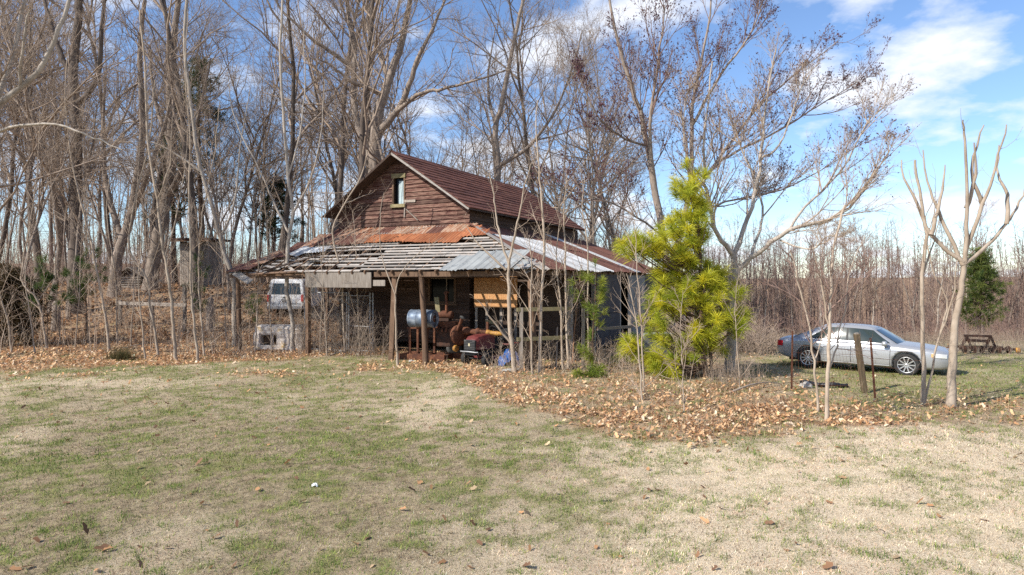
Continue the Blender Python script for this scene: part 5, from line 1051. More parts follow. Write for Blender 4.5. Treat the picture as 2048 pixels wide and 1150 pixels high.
MB().tube([(.62, -.42, .19), (.62, .42, .19)], .025, 8).build('front_axle', MT['black'], lt)
for s_ in (-1, 1): wheel(lt, .64, s_ * .43, .195, .15, s_, 4, .5, 'greyrub', 'front_wheel'); wheel(lt, -.60, s_ * .40, .28, .24, s_, 5, .5, 'greyrub', 'rear_wheel'); MB().box((-.60, s_ * .42, .60), (.62, .28, .05)).build('fender', MT['maroon'], lt, bevel=.02)
MB().box((-.15, 0, .62), (.25, .40, .42)).build('dash_column', MT['black'], lt, bevel=.03); ring = [(-.22 + .10 * math.cos(a) * .6, .17 * math.sin(a), 1.05 + .14 * math.cos(a)) for a in np.linspace(0, 2 * math.pi, 17)]
MB().tube(ring, .014, 6, False).build('steering_wheel', MT['black'], lt); MB().tube([(-.15, 0, .8), (-.22, 0, 1.05)], .02, 6).build('steering_column', MT['black'], lt)
MB().box((-.62, 0, .72), (.42, .42, .12)).build('seat', MT['black'], lt, bevel=.04); MB().box((-.84, 0, .92), (.10, .42, .34)).build('seat_back', MT['black'], lt, bevel=.04)
# loose wheel
wp = G(906, 712); lw = thing('loose_wheel', 'dusty grey tyre standing just left of the lawn tractor', 'wheel', (wp[0], wp[1] + .35, hz(wp[0], wp[1])), math.radians(25))
mb = MB(); mb.lathe([(-.1, .15), (-.11, .22), (-.08, .27), (0, .28), (.08, .27), (.11, .22), (.1, .15)], (0, 0, .27), (0, -1, .1), 24); mb.build('tyre', MT['greyrub'], lw); MB().lathe([(-.04, .16), (.0, .15), (.02, .05), (.04, .0)], (0, 0, .27), (0, -1, .1), 18).build('rim', MT['rustm'], lw)
# tarpaulin and ground sheet
def crumple(name, label, cat, c, sx_, sy_, hgt, m, seed, sharp=.35):
    rng = np.random.default_rng(seed); n = 22; V = []; F_ = []
    for j in range(n):
        for i in range(n):
            u, v_ = i / (n - 1) * 2 - 1, j / (n - 1) * 2 - 1; x = c[0] + sx_ * u * (1 + .2 * math.sin(3 * v_ + seed)); y = c[1] + sy_ * v_ * (1 + .2 * math.sin(2.3 * u + seed))
            e = max(0, 1 - (u * u + v_ * v_) * .75); rg = abs(math.sin(4.1 * u + 2.3 * v_ + seed)) * .5 + abs(math.sin(7 * v_ - 3.7 * u)) * .3 + rng.random() * .25
            V.append((x - c[0], y - c[1], hz(x, y) - hz(c[0], c[1]) + .012 + hgt * e ** .7 * (1 - sharp + sharp * 2 * rg)))
    F_ = [(j * n + i, j * n + i + 1, (j + 1) * n + i + 1, (j + 1) * n + i) for j in range(n - 1) for i in range(n - 1)]
    o = MB().add(V, F_, False).build(name, m, None, (c[0], c[1], hz(c[0], c[1]))); sd = o.modifiers.new('s', 'SOLIDIFY'); sd.thickness = .006; return tag(o, label, cat)
tp_ = G(1020, 732); crumple('tarpaulin', 'crumpled bright blue tarpaulin beside the rail frame post', 'tarpaulin', (tp_[0], tp_[1] + .35), .32, .40, .40, MT['blue'], 3)
gp_ = G(1022, 742); crumple('ground_sheet', 'dirty pale grey sheet lying flat below the blue tarpaulin', 'sheet', (gp_[0], gp_[1]), .38, .22, .05, MT['greycloth'], 5)
gp_ = G(822, 724); crumple('plastic_scrap', 'small scrap of clear plastic at the foot of the round post', 'litter', (gp_[0], gp_[1]), .10, .07, .05, MT['greycloth'], 7)
gp_ = G(630, 973); crumple('paper_scrap', 'small white scrap of paper lying on the lawn', 'litter', (gp_[0], gp_[1]), .035, .03, .03, MT['white'], 9)
# pale torn seat
cp = G(556, 702); couch = thing('torn_seat', 'stained white upholstered seat with its front torn open', 'sofa', (cp[0], cp[1] + .35, hz(cp[0], cp[1] + .35)), math.radians(-4))
def lump(name, x0, x1, y0, y1, z0, z1, seed, bev=.09):
    bm = bmesh.new(); bmesh.ops.create_cube(bm, size=1)
    for q in bm.verts: q.co = Vector(((x0 + x1) / 2 + q.co.x * (x1 - x0), (y0 + y1) / 2 + q.co.y * (y1 - y0), (z0 + z1) / 2 + q.co.z * (z1 - z0)))
    bmesh.ops.bevel(bm, geom=bm.edges[:], offset=min(bev, (x1 - x0) * .4, (z1 - z0) * .4), segments=3, affect='EDGES', profile=.6); bmesh.ops.subdivide_edges(bm, edges=bm.edges[:], cuts=2, use_grid_fill=True); rng = random.Random(seed)
    for q in bm.verts: q.co += Vector((rng.uniform(-1, 1), rng.uniform(-1, 1), rng.uniform(-1, 1))) * .012
    me = bpy.data.meshes.new(name); bm.to_mesh(me); bm.free(); return link(name, me, MT['whitedirty'], couch)
lump('seat_back', -.98, .95, -.25, .30, .58, .98, 1, .14); lump('arm', -1.0, -.72, -.3, .5, .0, .70, 2); lump('arm', .70, .98, -.3, .5, .0, .72, 3); lump('front_panel', -.74, .72, -.27, -.12, .0, .20, 4, .05); lump('front_panel', -.10, .72, -.24, -.10, .16, .66, 5, .05); lump('strut', -.34, -.24, -.22, -.12, .15, .64, 6, .03); MB().box((0, .2, .3), (1.4, .4, .5)).build('inner_frame', MT['brownwood'], couch)
# chain-link kennel gate
ka, kb = G(610, 700), G(746, 706); kr = thing('chain_link_panel', 'galvanised chain link kennel panel with gate under the header board', 'fence panel', (ka[0], ka[1], hz(ka[0], ka[1])))
kd = Vector((kb[0] - ka[0], kb[1] - ka[1], 0)); kl = kd.length; kd.normalize(); kh = 2.25
def kp(a, z): return (kd.x * a, kd.y * a, z)
for a in (0, kl * .63, kl * .66, kl * .96, kl): MB().tube([kp(a, -.05), kp(a, kh)], .026, 8).build('pipe_post', MT['steel'], kr)
for (a0, a1, z_) in ((0, kl * .63, kh - .02), (0, kl * .63, .06), (kl * .66, kl * .96, kh - .12), (kl * .66, kl * .96, 1.0), (kl * .66, kl * .96, .1)): MB().tube([kp(a0, z_), kp(a1, z_)], .021, 8).build('pipe_rail', MT['steel'], kr)
for z_ in (.4, 1.2, 1.95): MB().lathe([(-.03, .036), (.03, .036)], kp(kl * .98, z_), tuple(kd), 10).build('hinge_clamp', MT['steel'], kr)
wires = []
for (a0, a1, z0, z1) in ((0, kl * .63, .06, kh - .02), (kl * .66, kl * .96, .1, kh - .12)):
    wdt, hgt = a1 - a0, z1 - z0; stp = .085; k = -hgt
    while k < wdt:
        s0, s1 = max(0, k), min(wdt, k + hgt)
        if s1 - s0 > .02: wires.append((np.array([kp(a0 + s0, z0 + s0 - k), kp(a0 + s1, z0 + s1 - k)]), np.array([.0024, .0024]))); wires.append((np.array([kp(a0 + s0, z1 - (s0 - k)), kp(a0 + s1, z1 - (s1 - k))]), np.array([.0024, .0024])))
        k += stp
o = link('wire_mesh', tubes_mesh('wire_mesh', wires, 3), MT['steel'], kr); o['kind'] = 'stuff'
# wooden rail frame in front of the lean-to
A_, B_ = G(1042, 743), G(1166, 738); fr = thing('corner_fence', 'weathered wooden post and rail frame at the right porch corner', 'fence', tuple(A_)); dl_ = Vector((B_[0] - A_[0], B_[1] - A_[1], 0)); 
for tq, hh in ((0, 1.86), (1.0, 1.8)): c = dl_ * tq; MB().beam((c.x, c.y, -.1), (c.x + .01, c.y, hh), .10, .10).build('post', MT['greywood'], fr)
for z_ in (1.80, .94): MB().beam((-.12, -.07, z_), (dl_.x * .80, dl_.y * .80 - .07, z_ + .01), .045, .11).build('rail', MT['mosswood'], fr)
C_ = dl_ + Vector((1.75, 1.9, 0)); MB().beam((C_.x, C_.y, -.1), (C_.x, C_.y, 1.5), .09, .09).build('post', MT['greywood'], fr); MB().beam((dl_.x + .5, dl_.y + .4, 1.15), (C_.x + .1, C_.y, 1.12), .05, .09).build('rail', MT['greywood'], fr)
MB().beam((.25, .55, .0), (.32, .75, 1.1), .75, .02, (1, 0, 0)).build('leaning_panel', MT['tar'], fr); MB().beam((1.05, .55, .0), (1.1, .8, 1.2), .7, .02, (1, 0, 0)).build('leaning_panel', MT['tar'], fr)
MB().beam((.18, .1, .0), (.2, .12, .95), .14, .03).build('leaning_board', MT['brownwood'], fr)
# pale items behind the pine
q_ = G(1320, 722); bx = thing('concrete_block', 'pale block behind the lower needles of the bright pine', 'block', (q_[0], q_[1] + 1.2, hz(q_[0], q_[1] + 1.2)), .3); MB().box((0, 0, .38), (.95, .5, .76)).build('block', MT['palepanel'], bx, bevel=.03); MB().box((.1, 0, .78), (1.1, .6, .04)).build('lid', MT['galvdull'], bx)

# ------------------------------------------------------------------ fences, posts and implement on the right
def post_thing(name, label, cat, base, top_, Y, wd, m, tee=False):
    b = G(*base); Yb = b[1]; tpt = P(top_[0], top_[1], Yb) - b; root = thing(name, label, cat, tuple(b))
    if tee:
        MB().beam((0, 0, -.1), tuple(tpt), wd, .006, (0, 1, 0)).build('flange', MT['rustm'], root); MB().beam((0, .02, -.1), (tpt[0], tpt[1] + .02, tpt[2]), .006, .035, (0, 1, 0)).build('web', MT['rustm'], root)
    else: MB().beam((0, 0, -.15), tuple(tpt), wd, wd, (0, 1, 0)).build('shaft', MT['postwood'], root, bevel=.01); MB().beam(tuple(tpt), tuple(tpt * 1.02), wd * .7, wd * .7, (0, 1, 0)).build('worn_top', MT['greywood'], root)
    return b, tpt
b1, t1 = post_thing('fence_post', 'leaning square wooden fence post in front of the sedan', 'post', (1731, 786), (1713, 668), 0, .115, 'mosswood')
b2, t2 = post_thing('steel_post', 'rusty steel post just right of the leaning wooden post', 'post', (1751, 797), (1741, 676), 0, .05, 'rustm', True)
b3, t3 = post_thing('steel_post', 'rusty steel post in front of the sedan boot', 'post', (1583, 780), (1585, 662), 0, .045, 'rustm', True)
wf = thing('wire_fence', 'sagging rusty wire fence between posts in front of the sedan', 'fence', tuple(b3)); b4 = G(1850, 806)
for k in range(6):
    fz = .18 + .19 * k; seq = [(b3, t3), (b1, t1), (b2, t2)]; pts = []
    for (bb, tt) in seq: q = bb + tt * (fz / tt[2]) - b3; pts.append(q)
    pts.append(b4 + np.array([0, 0, fz]) - b3); path = []
    for i in range(3):
        for j in range(6): f_ = j / 6; q = pts[i] * (1 - f_) + pts[i + 1] * f_; path.append(q - np.array([0, 0, .10 * f_ * (1 - f_) * (1 if i != 1 else .1)]))
    path.append(pts[-1]); MB().tube([tuple(q + np.array([0, -.03, 0])) for q in path], .003, 4).build('wire', MT['rustm'], wf)
vw = []
for k in range(22):
    f_ = k / 21; q = (b3 * (1 - f_) + b1 * f_) - b3; vw.append((np.array([q + np.array([0, -.03, .15]), q + np.array([(t1[0] * f_), -.03, 1.1])]), np.array([.0025, .0025])))
o = link('stay_wires', tubes_mesh('stay_wires', vw, 3), MT['rustm'], wf); o['kind'] = 'stuff'
p0 = G(1604, 772); pp = thing('drain_pipe', 'black corrugated drain pipe lying in the leaves by the wire fence', 'pipe', tuple(p0)); e0 = G(1698, 776) - p0; n = 60
MB().tube([(e0[0] * k / n, e0[1] * k / n + .08 * math.sin(k * .12), .07 + .02 * math.sin(k * .2)) for k in range(n + 1)], [.055 if k % 2 else .045 for k in range(n + 1)], 8).build('hose', MT['plastic'], pp); MB().tube([(0, 0, .08), (.10, .05, .08)], .075, 9).build('coupling', MT['plastic'], pp)
p0 = G(1612, 776); rk = thing('field_stone', 'pale rough stone beside the black drain pipe', 'stone', tuple(p0)); bm = bmesh.new(); bmesh.ops.create_icosphere(bm, subdivisions=3, radius=1)
for q in bm.verts: n_ = 1 + .22 * math.sin(3 * q.co.x + 1) * math.cos(4 * q.co.y) + .1 * math.sin(9 * q.co.z + 5 * q.co.x); q.co = Vector((q.co.x * .16 * n_, q.co.y * .11 * n_, q.co.z * .10 * n_ + .05))
me = bpy.data.meshes.new('stone_body'); bm.to_mesh(me); bm.free(); link('stone_body', me, MT['concrete'], rk)
# rusty implement
hp = G(1962, 737); hp = P(1962, 737, 24.0); hzz = hz(hp[0], hp[1]); hr = thing('harrow', 'rusty disc harrow frame lying in dry grass beyond the sedan', 'farm implement', (hp[0], hp[1], hzz), math.radians(-6))
for y in (-.35, .35): MB().beam((-.95, y, .18), (.95, y, .16), .08, .08).build('frame_bar', MT['rustblack'], hr)
for x in (-.6, .3): MB().beam((x, -.35, .2), (x + .05, .35, .2), .07, .07).build('cross_bar', MT['rustblack'], hr)
for x in (-.55, .28): MB().beam((x - .12, 0, .18), (x + .05, 0, .62), .07, .07).build('mast', MT['rustblack'], hr); MB().beam((x + .22, 0, .18), (x + .05, 0, .62), .06, .06).build('mast', MT['rustblack'], hr)
MB().beam((-.58, 0, .62), (.36, 0, .60), .08, .08).build('top_bar', MT['rustblack'], hr); MB().beam((-.5, 0, .45), (.25, 0, .42), .05, .10).build('top_bar', MT['rustblack'], hr)
for k in range(6): x = -.8 + k * .3 + .04 * (k % 2); MB().lathe([(0, .14), (.02, .13), (.045, .08), (.05, .0)], (x, -.42 + .02 * k, .15), (1, .25, 0), 16).build('disc', MT['rustblack'], hr)
MB().lathe([(0, 0), (0, .09), (.12, .10), (.13, 0)], (.95, -.4, .14), (1, -.3, 0), 14).build('end_drum', MT['yellow'], hr); MB().beam((-1.9, .1, .12), (-.9, .05, .16), .06, .06).build('drawbar', MT['rustm'], hr)

# ------------------------------------------------------------------ outbuildings, fence and boards on the left
sp = P(402, 585, 40.0); sz = hz(sp[0], sp[1]); shed = thing('slatted_shed', 'narrow grey slatted wooden shed with flat overhanging roof in the woods', 'shed', (sp[0], sp[1], sz - .1), math.radians(-10)); rs = random.Random(3); sh_ = CH - (482 - HZ) * 40 / F - sz + .1
for k in range(13): x = -.85 + k * .142; MB().box((x, -.7, sh_ / 2 - .05 + rs.uniform(-.05, .05)), (.115, .03, sh_ - .15)).build('plank', MT['greywood'], shed)
for s_ in (-1, 1):
    for k in range(9): MB().box((s_ * .92, -.62 + k * .16, sh_ / 2), (.03, .14, sh_ - .1)).build('plank', MT['greywood'], shed)
MB().box((0, .72, sh_ / 2), (1.8, .04, sh_ - .1)).build('back_wall', MT['sheath'], shed); MB().box((0, -.02, sh_ + .06), (2.6, 2.3, .12)).build('roof', MT['rustblack'], shed); MB().box((0, -1.12, sh_ - .02), (2.7, .06, .14)).build('fascia', MT['brownwood'], shed); MB().box((.55, -.73, sh_ - .95), (.24, .02, .24)).build('notice', MT['white'], shed); MB().box((.25, -.74, sh_ - .9), (.9, .02, .55)).build('patch_board', MT['mosswood'], shed)
lp_ = P(268, 575, 39.0); lz2 = hz(lp_[0], lp_[1]); lg = thing('log_shed', 'low gabled log shed half hidden behind the leafy bank', 'shed', (lp_[0], lp_[1], lz2 - .2), math.radians(12))
for k in range(6): MB().tube([(-.55, -.8, .10 + k * .14), (.62, -.8, .10 + k * .14)], .068, 8).build('log', MT['greywood'], lg)
for s_ in (-1, 1): MB().add([(0, -1.0, 1.45), (s_ * 1.25, -1.0, .62), (s_ * 1.25, 1.2, .62), (0, 1.2, 1.45), (0, -1.0, 1.39), (s_ * 1.25, -1.0, .56), (s_ * 1.25, 1.2, .56), (0, 1.2, 1.39)], [(0, 1, 2, 3), (4, 7, 6, 5), (0, 4, 5, 1), (1, 5, 6, 2), (2, 6, 7, 3), (3, 7, 4, 0)]).build('roof_slope', MT['greywood'], lg)
MB().add([(-.6, -.76, .8), (.62, -.76, .8), (0, -.76, 1.36), (-.6, -.72, .8), (.62, -.72, .8), (0, -.72, 1.36)], [(0, 1, 2), (3, 5, 4), (0, 3, 4, 1), (1, 4, 5, 2), (2, 5, 3, 0)]).build('gable', MT['sheath'], lg); MB().box((0, .2, .45), (1.1, 1.8, .9)).build('walls', MT['sheath'], lg)
fa, fb = P(236, 606, 31.0), P(372, 610, 30.0); fz_ = [hz(fa[0], fa[1]), hz(fb[0], fb[1])]; fc_ = thing('rail_fence', 'low plank rail fence across the leafy bank at left', 'fence', (fa[0], fa[1], fz_[0])); e = fb - fa
MB().beam((0, 0, fa[2] - fz_[0]), (e[0], e[1], fb[2] - fz_[0]), .04, .16).build('rail', MT['greywood'], fc_)
for f_ in (.02, .5, .97): q = e * f_; g_ = hz(fa[0] + q[0], fa[1] + q[1]) - fz_[0]; MB().beam((q[0], q[1] + .07, g_ - .1), (q[0], q[1] + .07, fa[2] - fz_[0] + .15 + (.7 if f_ > .9 else 0)), .16, .12).build('post', MT['greywood'], fc_)
for i, (px, py, hh, lab) in enumerate(((420, 640, 1.5, 'grey stump of a broken trunk behind the bent sapling'), (112, 655, 1.3, 'dark broken stump among the young pines at left'))):
    b = G(px, py); b = P(px, py, 30.0); b[2] = hz(b[0], b[1]); st_ = thing('tree_stump', lab, 'stump', tuple(b)); MB().tube([(0, 0, -.1), (.02, 0, hh * .5), (.0, .02, hh), (.03, .02, hh + .12)], [.22, .18, .17, .06], 9).build('trunk', MT['bark'], st_)
# fallen sticks at the margin
for i, (a, b, lab) in enumerate((((250, 697), (345, 690), 'forked dead branch lying by the grass tuft'), ((420, 690), (500, 640), 'dead branch leaning beside the pale trunk'), ((660, 712), (740, 703), 'pale stick lying in front of the chain link panel'), ((1455, 790), (1560, 770), 'thin dead branch lying near the pale tree base'))):
    A_, B_ = G(*a), G(*b) if b[1] > 680 else P(b[0], b[1], G(*a)[1] + .3); dd_ = B_ - A_; st_ = thing('fallen_branch', lab, 'branch', tuple(A_)); rng = np.random.default_rng(i + 3); pts = smooth_path([np.array([0, 0, .03]), dd_ * .4 + np.array([0, 0, .14]), dd_ * .75 + np.array([0, .05, .12]), dd_ + np.array([0, 0, .05])], 3)
    out = [(pts, np.linspace(.028, .010, len(pts)), 0)]; grow(out, rng, pts, out[0][1], 1.4, 0, dict(SAP, k=[6, 2, 0], max=2)); tree_parts(out, st_, MT['barkpale'], MT['twigpale'], (6, 4, 3), names=('stem', 'side_twigs'))

# ------------------------------------------------------------------ ground cover: grass blades, dry leaves, weeds, brush
def under_barn(x, y):
    lx, ly = barnlocal(x, y); return (lx > -6.3) & (lx < 0.2) & (ly > -.3) & (ly < 11.3)
def scatter(rng, n, y0, y1, half0, slope, p=1.0):
    Y = y0 + (y1 - y0) * rng.random(n) ** p; X = (rng.random(n) * 2 - 1) * (half0 + slope * Y); return X, Y
def blades(name, label, X, Y, ln, wd, lay, col, seed, bend=.3):
    rng = np.random.default_rng(seed); n = len(X); th = rng.uniform(0, 2 * np.pi, n); el = np.clip(rng.normal(lay, .35, n), .05, 1.5); Z = H(X, Y) - .004
    d = np.stack([np.cos(th) * np.cos(el), np.sin(th) * np.cos(el), np.sin(el)], -1); s = np.stack([-np.sin(th), np.cos(th), np.zeros(n)], -1) * (wd * rng.uniform(.6, 1.4, n))[:, None]; L = (ln * rng.uniform(.5, 1.5, n))[:, None]
    b = np.stack([X, Y, Z], -1); V = np.stack([b - s, b + s, b + d * L], 1).reshape(-1, 3); k = np.arange(n)[:, None] * 3
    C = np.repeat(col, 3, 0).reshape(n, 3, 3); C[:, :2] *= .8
    o = link(name, fast_mesh(name, V, np.c_[k, k + 1, k + 2], 3, False, C.reshape(-1, 3)), MT['leafy']); return tag(o, label, 'grass', kind='stuff')
def colmix(rng, n, cs, w=None, var=.2):
    cs = np.array(cs); i = rng.choice(len(cs), n, p=w); return np.clip(cs[i] * (1 + rng.normal(0, var, (n, 1))), .01, .9)
rng = np.random.default_rng(77); Xa, Ya, sc_l, sc_w = [], [], [], []
for (n, y0, y1, l, wd) in ((200000, 4.6, 9.5, .036, .0030), (140000, 9.5, 14.5, .042, .0044), (110000, 14.5, 24, .05, .006)):
    x, y = scatter(rng, n, y0, y1, .5, .84); Xa.append(x); Ya.append(y); sc_l.append(np.full(n, l)); sc_w.append(np.full(n, wd))
Xa, Ya, sc_l, sc_w = map(np.concatenate, (Xa, Ya, sc_l, sc_w)); lm_ = leafmask(Xa, Ya); keep = (rng.random(len(Xa)) > lm_ * .45) & ~under_barn(Xa, Ya); Xa, Ya, sc_l, sc_w = Xa[keep], Ya[keep], sc_l[keep], sc_w[keep]
gmk, smk = greenmask(Xa, Ya), strawmask(Xa, Ya); isg = rng.random(len(Xa)) < np.clip(.05 + .10 * (1 - smk) + .85 * gmk, 0, 1)
n = (~isg).sum(); cd = colmix(rng, n, [(.74, .61, .42), (.60, .46, .30), (.42, .29, .185), (.80, .69, .52), (.32, .25, .16)], [.3, .25, .15, .18, .12]); cl_ = vnoise(Xa, Ya, .11, 51) * .6 + vnoise(Xa, Ya, .4, 52) * .4; cd *= ((.56 + .62 * smk[~isg]) * (.30 + 1.35 * cl_[~isg]))[:, None]; cd[:, 1:] *= (1 - .10 * (vnoise(Xa, Ya, .5, 53)[~isg] > .6))[:, None]
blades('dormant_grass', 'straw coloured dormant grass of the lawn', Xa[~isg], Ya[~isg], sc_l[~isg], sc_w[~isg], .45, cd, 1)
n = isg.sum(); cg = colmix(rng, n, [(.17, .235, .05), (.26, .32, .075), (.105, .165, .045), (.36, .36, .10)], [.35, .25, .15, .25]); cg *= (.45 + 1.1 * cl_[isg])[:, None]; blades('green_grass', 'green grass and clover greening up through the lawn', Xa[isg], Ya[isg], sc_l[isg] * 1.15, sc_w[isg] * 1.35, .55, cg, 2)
# taller green tufts
tx, ty = scatter(rng, 9000, 5, 23, .5, .84); gk = (greenmask(tx, ty) > .35) & (rng.random(len(tx)) < .62); tx, ty = tx[gk], ty[gk]; k = 16; bx2 = np.repeat(tx, k) + rng.normal(0, .05, len(tx) * k); by2 = np.repeat(ty, k) + rng.normal(0, .05, len(tx) * k)
blades('grass_tufts', 'taller green grass tufts dotted over the lawn', bx2, by2, np.full(len(bx2), .075), np.full(len(bx2), .0034), .95, colmix(rng, len(bx2), [(.12, .20, .045), (.19, .27, .06), (.28, .33, .08)]), 3)
tx, ty = scatter(rng, 9000, 5, 22, .5, .84); gk = (vnoise(tx, ty, .9, 71) * .6 + vnoise(tx, ty, .3, 72) * .4 > .50) & (rng.random(len(tx)) < .75 - .4 * strawmask(tx, ty)); tx, ty = tx[gk], ty[gk]; k = 12; bx2 = np.repeat(tx, k) + rng.normal(0, .045, len(tx) * k); by2 = np.repeat(ty, k) + rng.normal(0, .045, len(tx) * k)
blades('brown_thatch', 'dark brown dead weeds matted in the lawn', bx2, by2, np.full(len(bx2), .05), np.full(len(bx2), .0036), .5, colmix(rng, len(bx2), [(.20, .13, .085), (.13, .085, .055), (.30, .21, .14)]), 14)
# dark rush tuft at the left margin
c = G(242, 720); n = 900; a = rng.normal(0, .20, n); b = rng.normal(0, .13, n); o = blades('sedge_tuft', 'dark brown sedge tuft at the left lawn margin', c[0] + a, c[1] + b, np.full(n, .42), np.full(n, .006), 1.0, colmix(rng, n, [(.13, .12, .05), (.2, .14, .07), (.09, .10, .035)]), 4)
def leaves(name, label, X, Y, size, seed, cols, w_, lift=.03):
    rng = np.random.default_rng(seed); n = len(X); Z = H(X, Y) + rng.random(n) * lift; th = rng.uniform(0, 6.283, n); ti = rng.normal(0, .42, (n, 2)); s = (size * rng.uniform(.55, 1.35, n))
    sh = np.array([[-.95, 0], [-.45, .42], [.05, .30], [.35, .55], [1.0, .02], [.40, -.50], [.0, -.33], [-.5, -.40]]); sh = np.tile(sh[None], (n, 1, 1)) * (1 + rng.normal(0, .13, (n, 8, 2))); r_ = (sh ** 2).sum(-1); zc = .45 * np.abs(sh[..., 1]) * rng.uniform(.0, 1.6, (n, 1)) + rng.normal(.12, .2, (n, 1)) * sh[..., 0] ** 2
    x = sh[..., 0] * np.cos(th)[:, None] - sh[..., 1] * np.sin(th)[:, None]; y = sh[..., 0] * np.sin(th)[:, None] + sh[..., 1] * np.cos(th)[:, None]; z = zc + x * ti[:, :1] + y * ti[:, 1:]; z -= z.min(1, keepdims=True) * .8
    V = np.stack([X[:, None] + x * s[:, None], Y[:, None] + y * s[:, None], Z[:, None] + z * s[:, None] + .004], -1).reshape(-1, 3); f8 = np.array([[0, 6, 7], [0, 1, 2], [0, 2, 6], [2, 4, 6], [2, 3, 4], [4, 5, 6]])[:, ::1]
    C = np.repeat(colmix(rng, n, cols, w_, .22), 8, 0); o = link(name, fast_mesh(name, V, (np.arange(n)[:, None, None] * 8 + f8[None]).reshape(-1, 3), 3, False, C), MT['leafy']); return tag(o, label, 'leaves', kind='stuff')
LC = [(.64, .39, .205), (.52, .29, .145), (.70, .49, .29), (.35, .19, .105), (.74, .58, .41)]; LW = [.3, .25, .2, .15, .1]
x, y = scatter(rng, 300000, 9.8, 30, 1.0, .86, .9); m_ = leafmask(x, y); keep = (rng.random(len(x)) < m_ ** 1.3 * .55) & ~under_barn(x, y); x, y = x[keep], y[keep]
leaves('leaf_litter', 'tan and orange dry leaves drifted along the lawn margin', x, y, np.full(len(x), .044), 5, LC, LW, .05)
x, y = scatter(rng, 30000, 28, 52, 2, .85); keep = (x < 4) & ~under_barn(x, y); leaves('woodland_leaves', 'brown leaf litter on the floor of the woods', x[keep], y[keep], np.full(keep.sum(), .12), 6, [(.34, .19, .10), (.26, .14, .075), (.42, .26, .15)], None, .05)
x, y = scatter(rng, 1500, 5, 19, .5, .84); keep = rng.random(len(x)) < (.25 + .5 * sm(11, 15, y)); leaves('stray_leaves', 'stray dry leaves dotted over the lawn', x[keep], y[keep], np.full(keep.sum(), .045), 8, [(.40, .22, .11), (.26, .14, .075), (.50, .36, .22), (.18, .10, .06)], None, .015)
x, y = scatter(rng, 2600, 14.5, 23, .5, .84); keep = (x < -1) & (rng.random(len(x)) < sm(14.5, 20, y)) & (vnoise(x, y, 1.0, 61) > .42); leaves('lawn_edge_leaves', 'loose dry leaves thinning out onto the left lawn', x[keep], y[keep], np.full(keep.sum(), .05), 10, LC, LW, .02)
x, y = scatter(rng, 34000, 10.6, 21, 0, .84); m_ = leafmask(x, y); keep = (rng.random(len(x)) < sm(.05, .5, m_) * sm(-3, 0, x) * sm(.35, .6, vnoise(x, y, .7, 63))); n = keep.sum(); blades('bleached_grass', 'bleached dry grass standing among the leaves', x[keep], y[keep], np.full(n, .15), np.full(n, .0042), 1.05, colmix(rng, n, [(.66, .52, .33), (.52, .38, .22), (.40, .27, .15), (.28, .28, .10)], [.4, .3, .2, .1]), 12)
# larger single leaves that can be picked out
for i, (px, py, lab) in enumerate(((1655, 1138, 'curled brown leaf at the bottom of the lawn right of centre'), (1410, 1046, 'dark folded leaf on the straw patch'), (1042, 1027, 'pale lobed leaf standing on the lawn near bottom centre'), (205, 1100, 'tan leaf on the lawn near the bottom left'), (840, 968, 'small brown leaf near the lawn centre'), (1880, 1036, 'brown leaf on the straw at lower right'), (735, 940, 'tan leaf upright on the lawn left of centre'), (1685, 958, 'orange brown leaf on the upper straw patch'), (1395, 1115, 'flat pinkish leaf near the bottom edge'))):
    c = G(px, py); q = leaves('fallen_leaf', lab, np.array([0.]), np.array([0.]), np.array([.062]), 900 + i, LC[:4], None, 0.); del q['kind']; q['category'] = 'leaf'; q['group'] = 'single leaves on the lawn'; q.location = (c[0], c[1], c[2] - hz(0, 0) + .01)
# dry weed stalks in the margin
def stalks(name, label, X, Y, hgt, rad, seed, mt_, br=2, lean=.18, cat='weeds'):
    rng = np.random.default_rng(seed); polys = []
    for xx, yy in zip(X, Y):
        h = hgt * rng.uniform(.4, 1.3); p = walk(rng, np.array([xx, yy, hz(xx, yy) - .03]), unit(np.array([rng.normal(0, lean), rng.normal(0, lean), 1.])), h, 3, .12, .02); rr = rad * rng.uniform(.6, 1.4); polys.append((p, np.linspace(rr, rr * .4, 4)))
        for _ in range(rng.poisson(br)):
            f = rng.uniform(.3, 1) * 3; i = min(int(f), 2); q = p[i] + (p[i + 1] - p[i]) * (f - i); d = unit(np.array([rng.normal(0, 1), rng.normal(0, 1), rng.uniform(.2, 1.5)])); polys.append((walk(rng, q, d, h * rng.uniform(.15, .45), 1, .15, .05), np.linspace(rr * .6, rr * .3, 2)))
    o = link(name, tubes_mesh(name, polys, 3), mt_); return tag(o, label, cat, kind='stuff')
x, y = scatter(rng, 16000, 11, 24, 0, .84); keep = (rng.random(len(x)) < leafmask(x, y) * .34 * sm(-4, 0, x)) & ~under_barn(x, y); stalks('dry_weeds', 'thin dry weed stalks standing in the leaf bed', x[keep], y[keep], .38, .0032, 31, MT['twigpale'], 2)
x = np.r_[rng.uniform(-21, -9.5, 520), rng.uniform(-10, -4.5, 60)]; y = np.r_[rng.uniform(23.5, 32, 520), rng.uniform(22.0, 23.6, 60)]; lx, ly = barnlocal(x, y); keep = ~((lx > -8.9) & (lx < 4.2) & (ly > -2.9)); stalks('undergrowth', 'tangled thin undergrowth stems left of the porch', x[keep], y[keep], 1.0, .006, 32, MT['twigpale'], 5, .35)
x = rng.uniform(-24, -9.5, 260); y = rng.uniform(23, 34, 260); stalks('thin_stems', 'thin upright stems among the saplings at left', x, y, 2.6, .010, 42, MT['twig'], 9, .12)
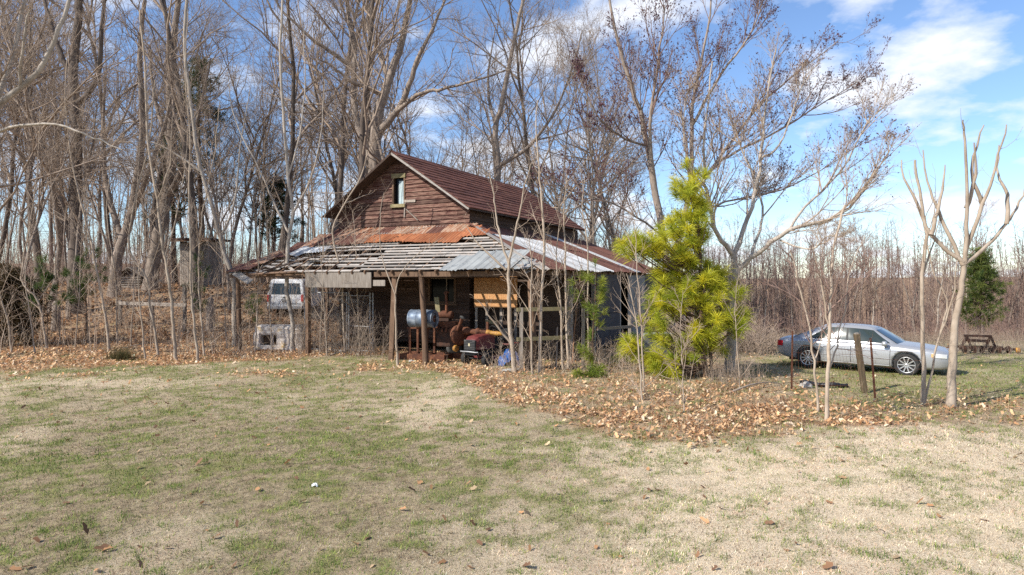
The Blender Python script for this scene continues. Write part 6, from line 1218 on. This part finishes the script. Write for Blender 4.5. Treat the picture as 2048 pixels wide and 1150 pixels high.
x = rng.uniform(-42, -2, 2100); y = rng.uniform(34, 60, 2100); lx, ly = barnlocal(x, y); keep = ~((lx > -9.5) & (lx < 5) & (ly < 12)) & ((y > 43) | (x > -9)); stalks('woodland_brush', 'brown brush on the floor of the woods', x[keep], y[keep], 3.0, .013, 33, MT['twigred'], 8, .25)
x = rng.uniform(4, 52, 2300); y = rng.uniform(36, 62, 2300); keep = x > y * .10; stalks('field_edge_brush', 'brown brush and briars in front of the far wood', x[keep], y[keep], 1.9, .013, 34, MT['twigred'], 7, .3)
x = rng.uniform(8, 26, 4200); y = rng.uniform(22.5, 34, 4200); stalks('tall_dry_grass', 'tall dry grass beyond the sedan', x, y, .55, .006, 35, MT['twigpale'], 1, .25)
x = rng.uniform(-.6, 3.6, 260); y = rng.uniform(17.6, 20.2, 260); stalks('porch_weeds', 'wiry stems growing in front of the porch and rail frame', x, y, .9, .0045, 36, MT['twigpale'], 5, .35)
x = rng.uniform(-8.0, -4.4, 170); y = 25.0 + (x + 8.6) * -.5 + rng.uniform(-1.4, .2, 170); stalks('kennel_vines', 'tangle of dead vines over the chain link panel', x, y, 1.5, .006, 37, MT['twig'], 5, .3)
x = rng.uniform(5.4, 9.8, 620); y = rng.uniform(23, 26.5, 620); stalks('brush_pile', 'dark brush pile behind the rear of the sedan', x, y, 1.0, .012, 38, MT['twig'], 6, .7)
x = rng.uniform(5.2, 6.6, 260); y = rng.uniform(16.6, 19, 260); stalks('broom_sedge', 'tan broom sedge right of the pale tree', x, y, .75, .004, 39, MT['twigpale'], 1, .12)

# labels of the woodland trees: counted from the left within each stretch of the wood
NTH = 'first second third fourth fifth sixth seventh eighth ninth tenth eleventh twelfth thirteenth fourteenth fifteenth sixteenth seventeenth eighteenth nineteenth twentieth'.split()
stretch = {}
for o in COL.objects:
    if o.type == 'EMPTY' and o.name.split('.')[0] in ('bare_tree', 'far_tree'): stretch.setdefault(o['label'], []).append(o)
for lab, lst in stretch.items():
    lst.sort(key=lambda o: o.location.x / o.location.y)
    for i, o in enumerate(lst): o['label'] = (NTH[i] if i < 20 else str(i + 1) + 'th') + ' from left of the ' + lab if len(lst) > 1 else 'single one of the ' + lab
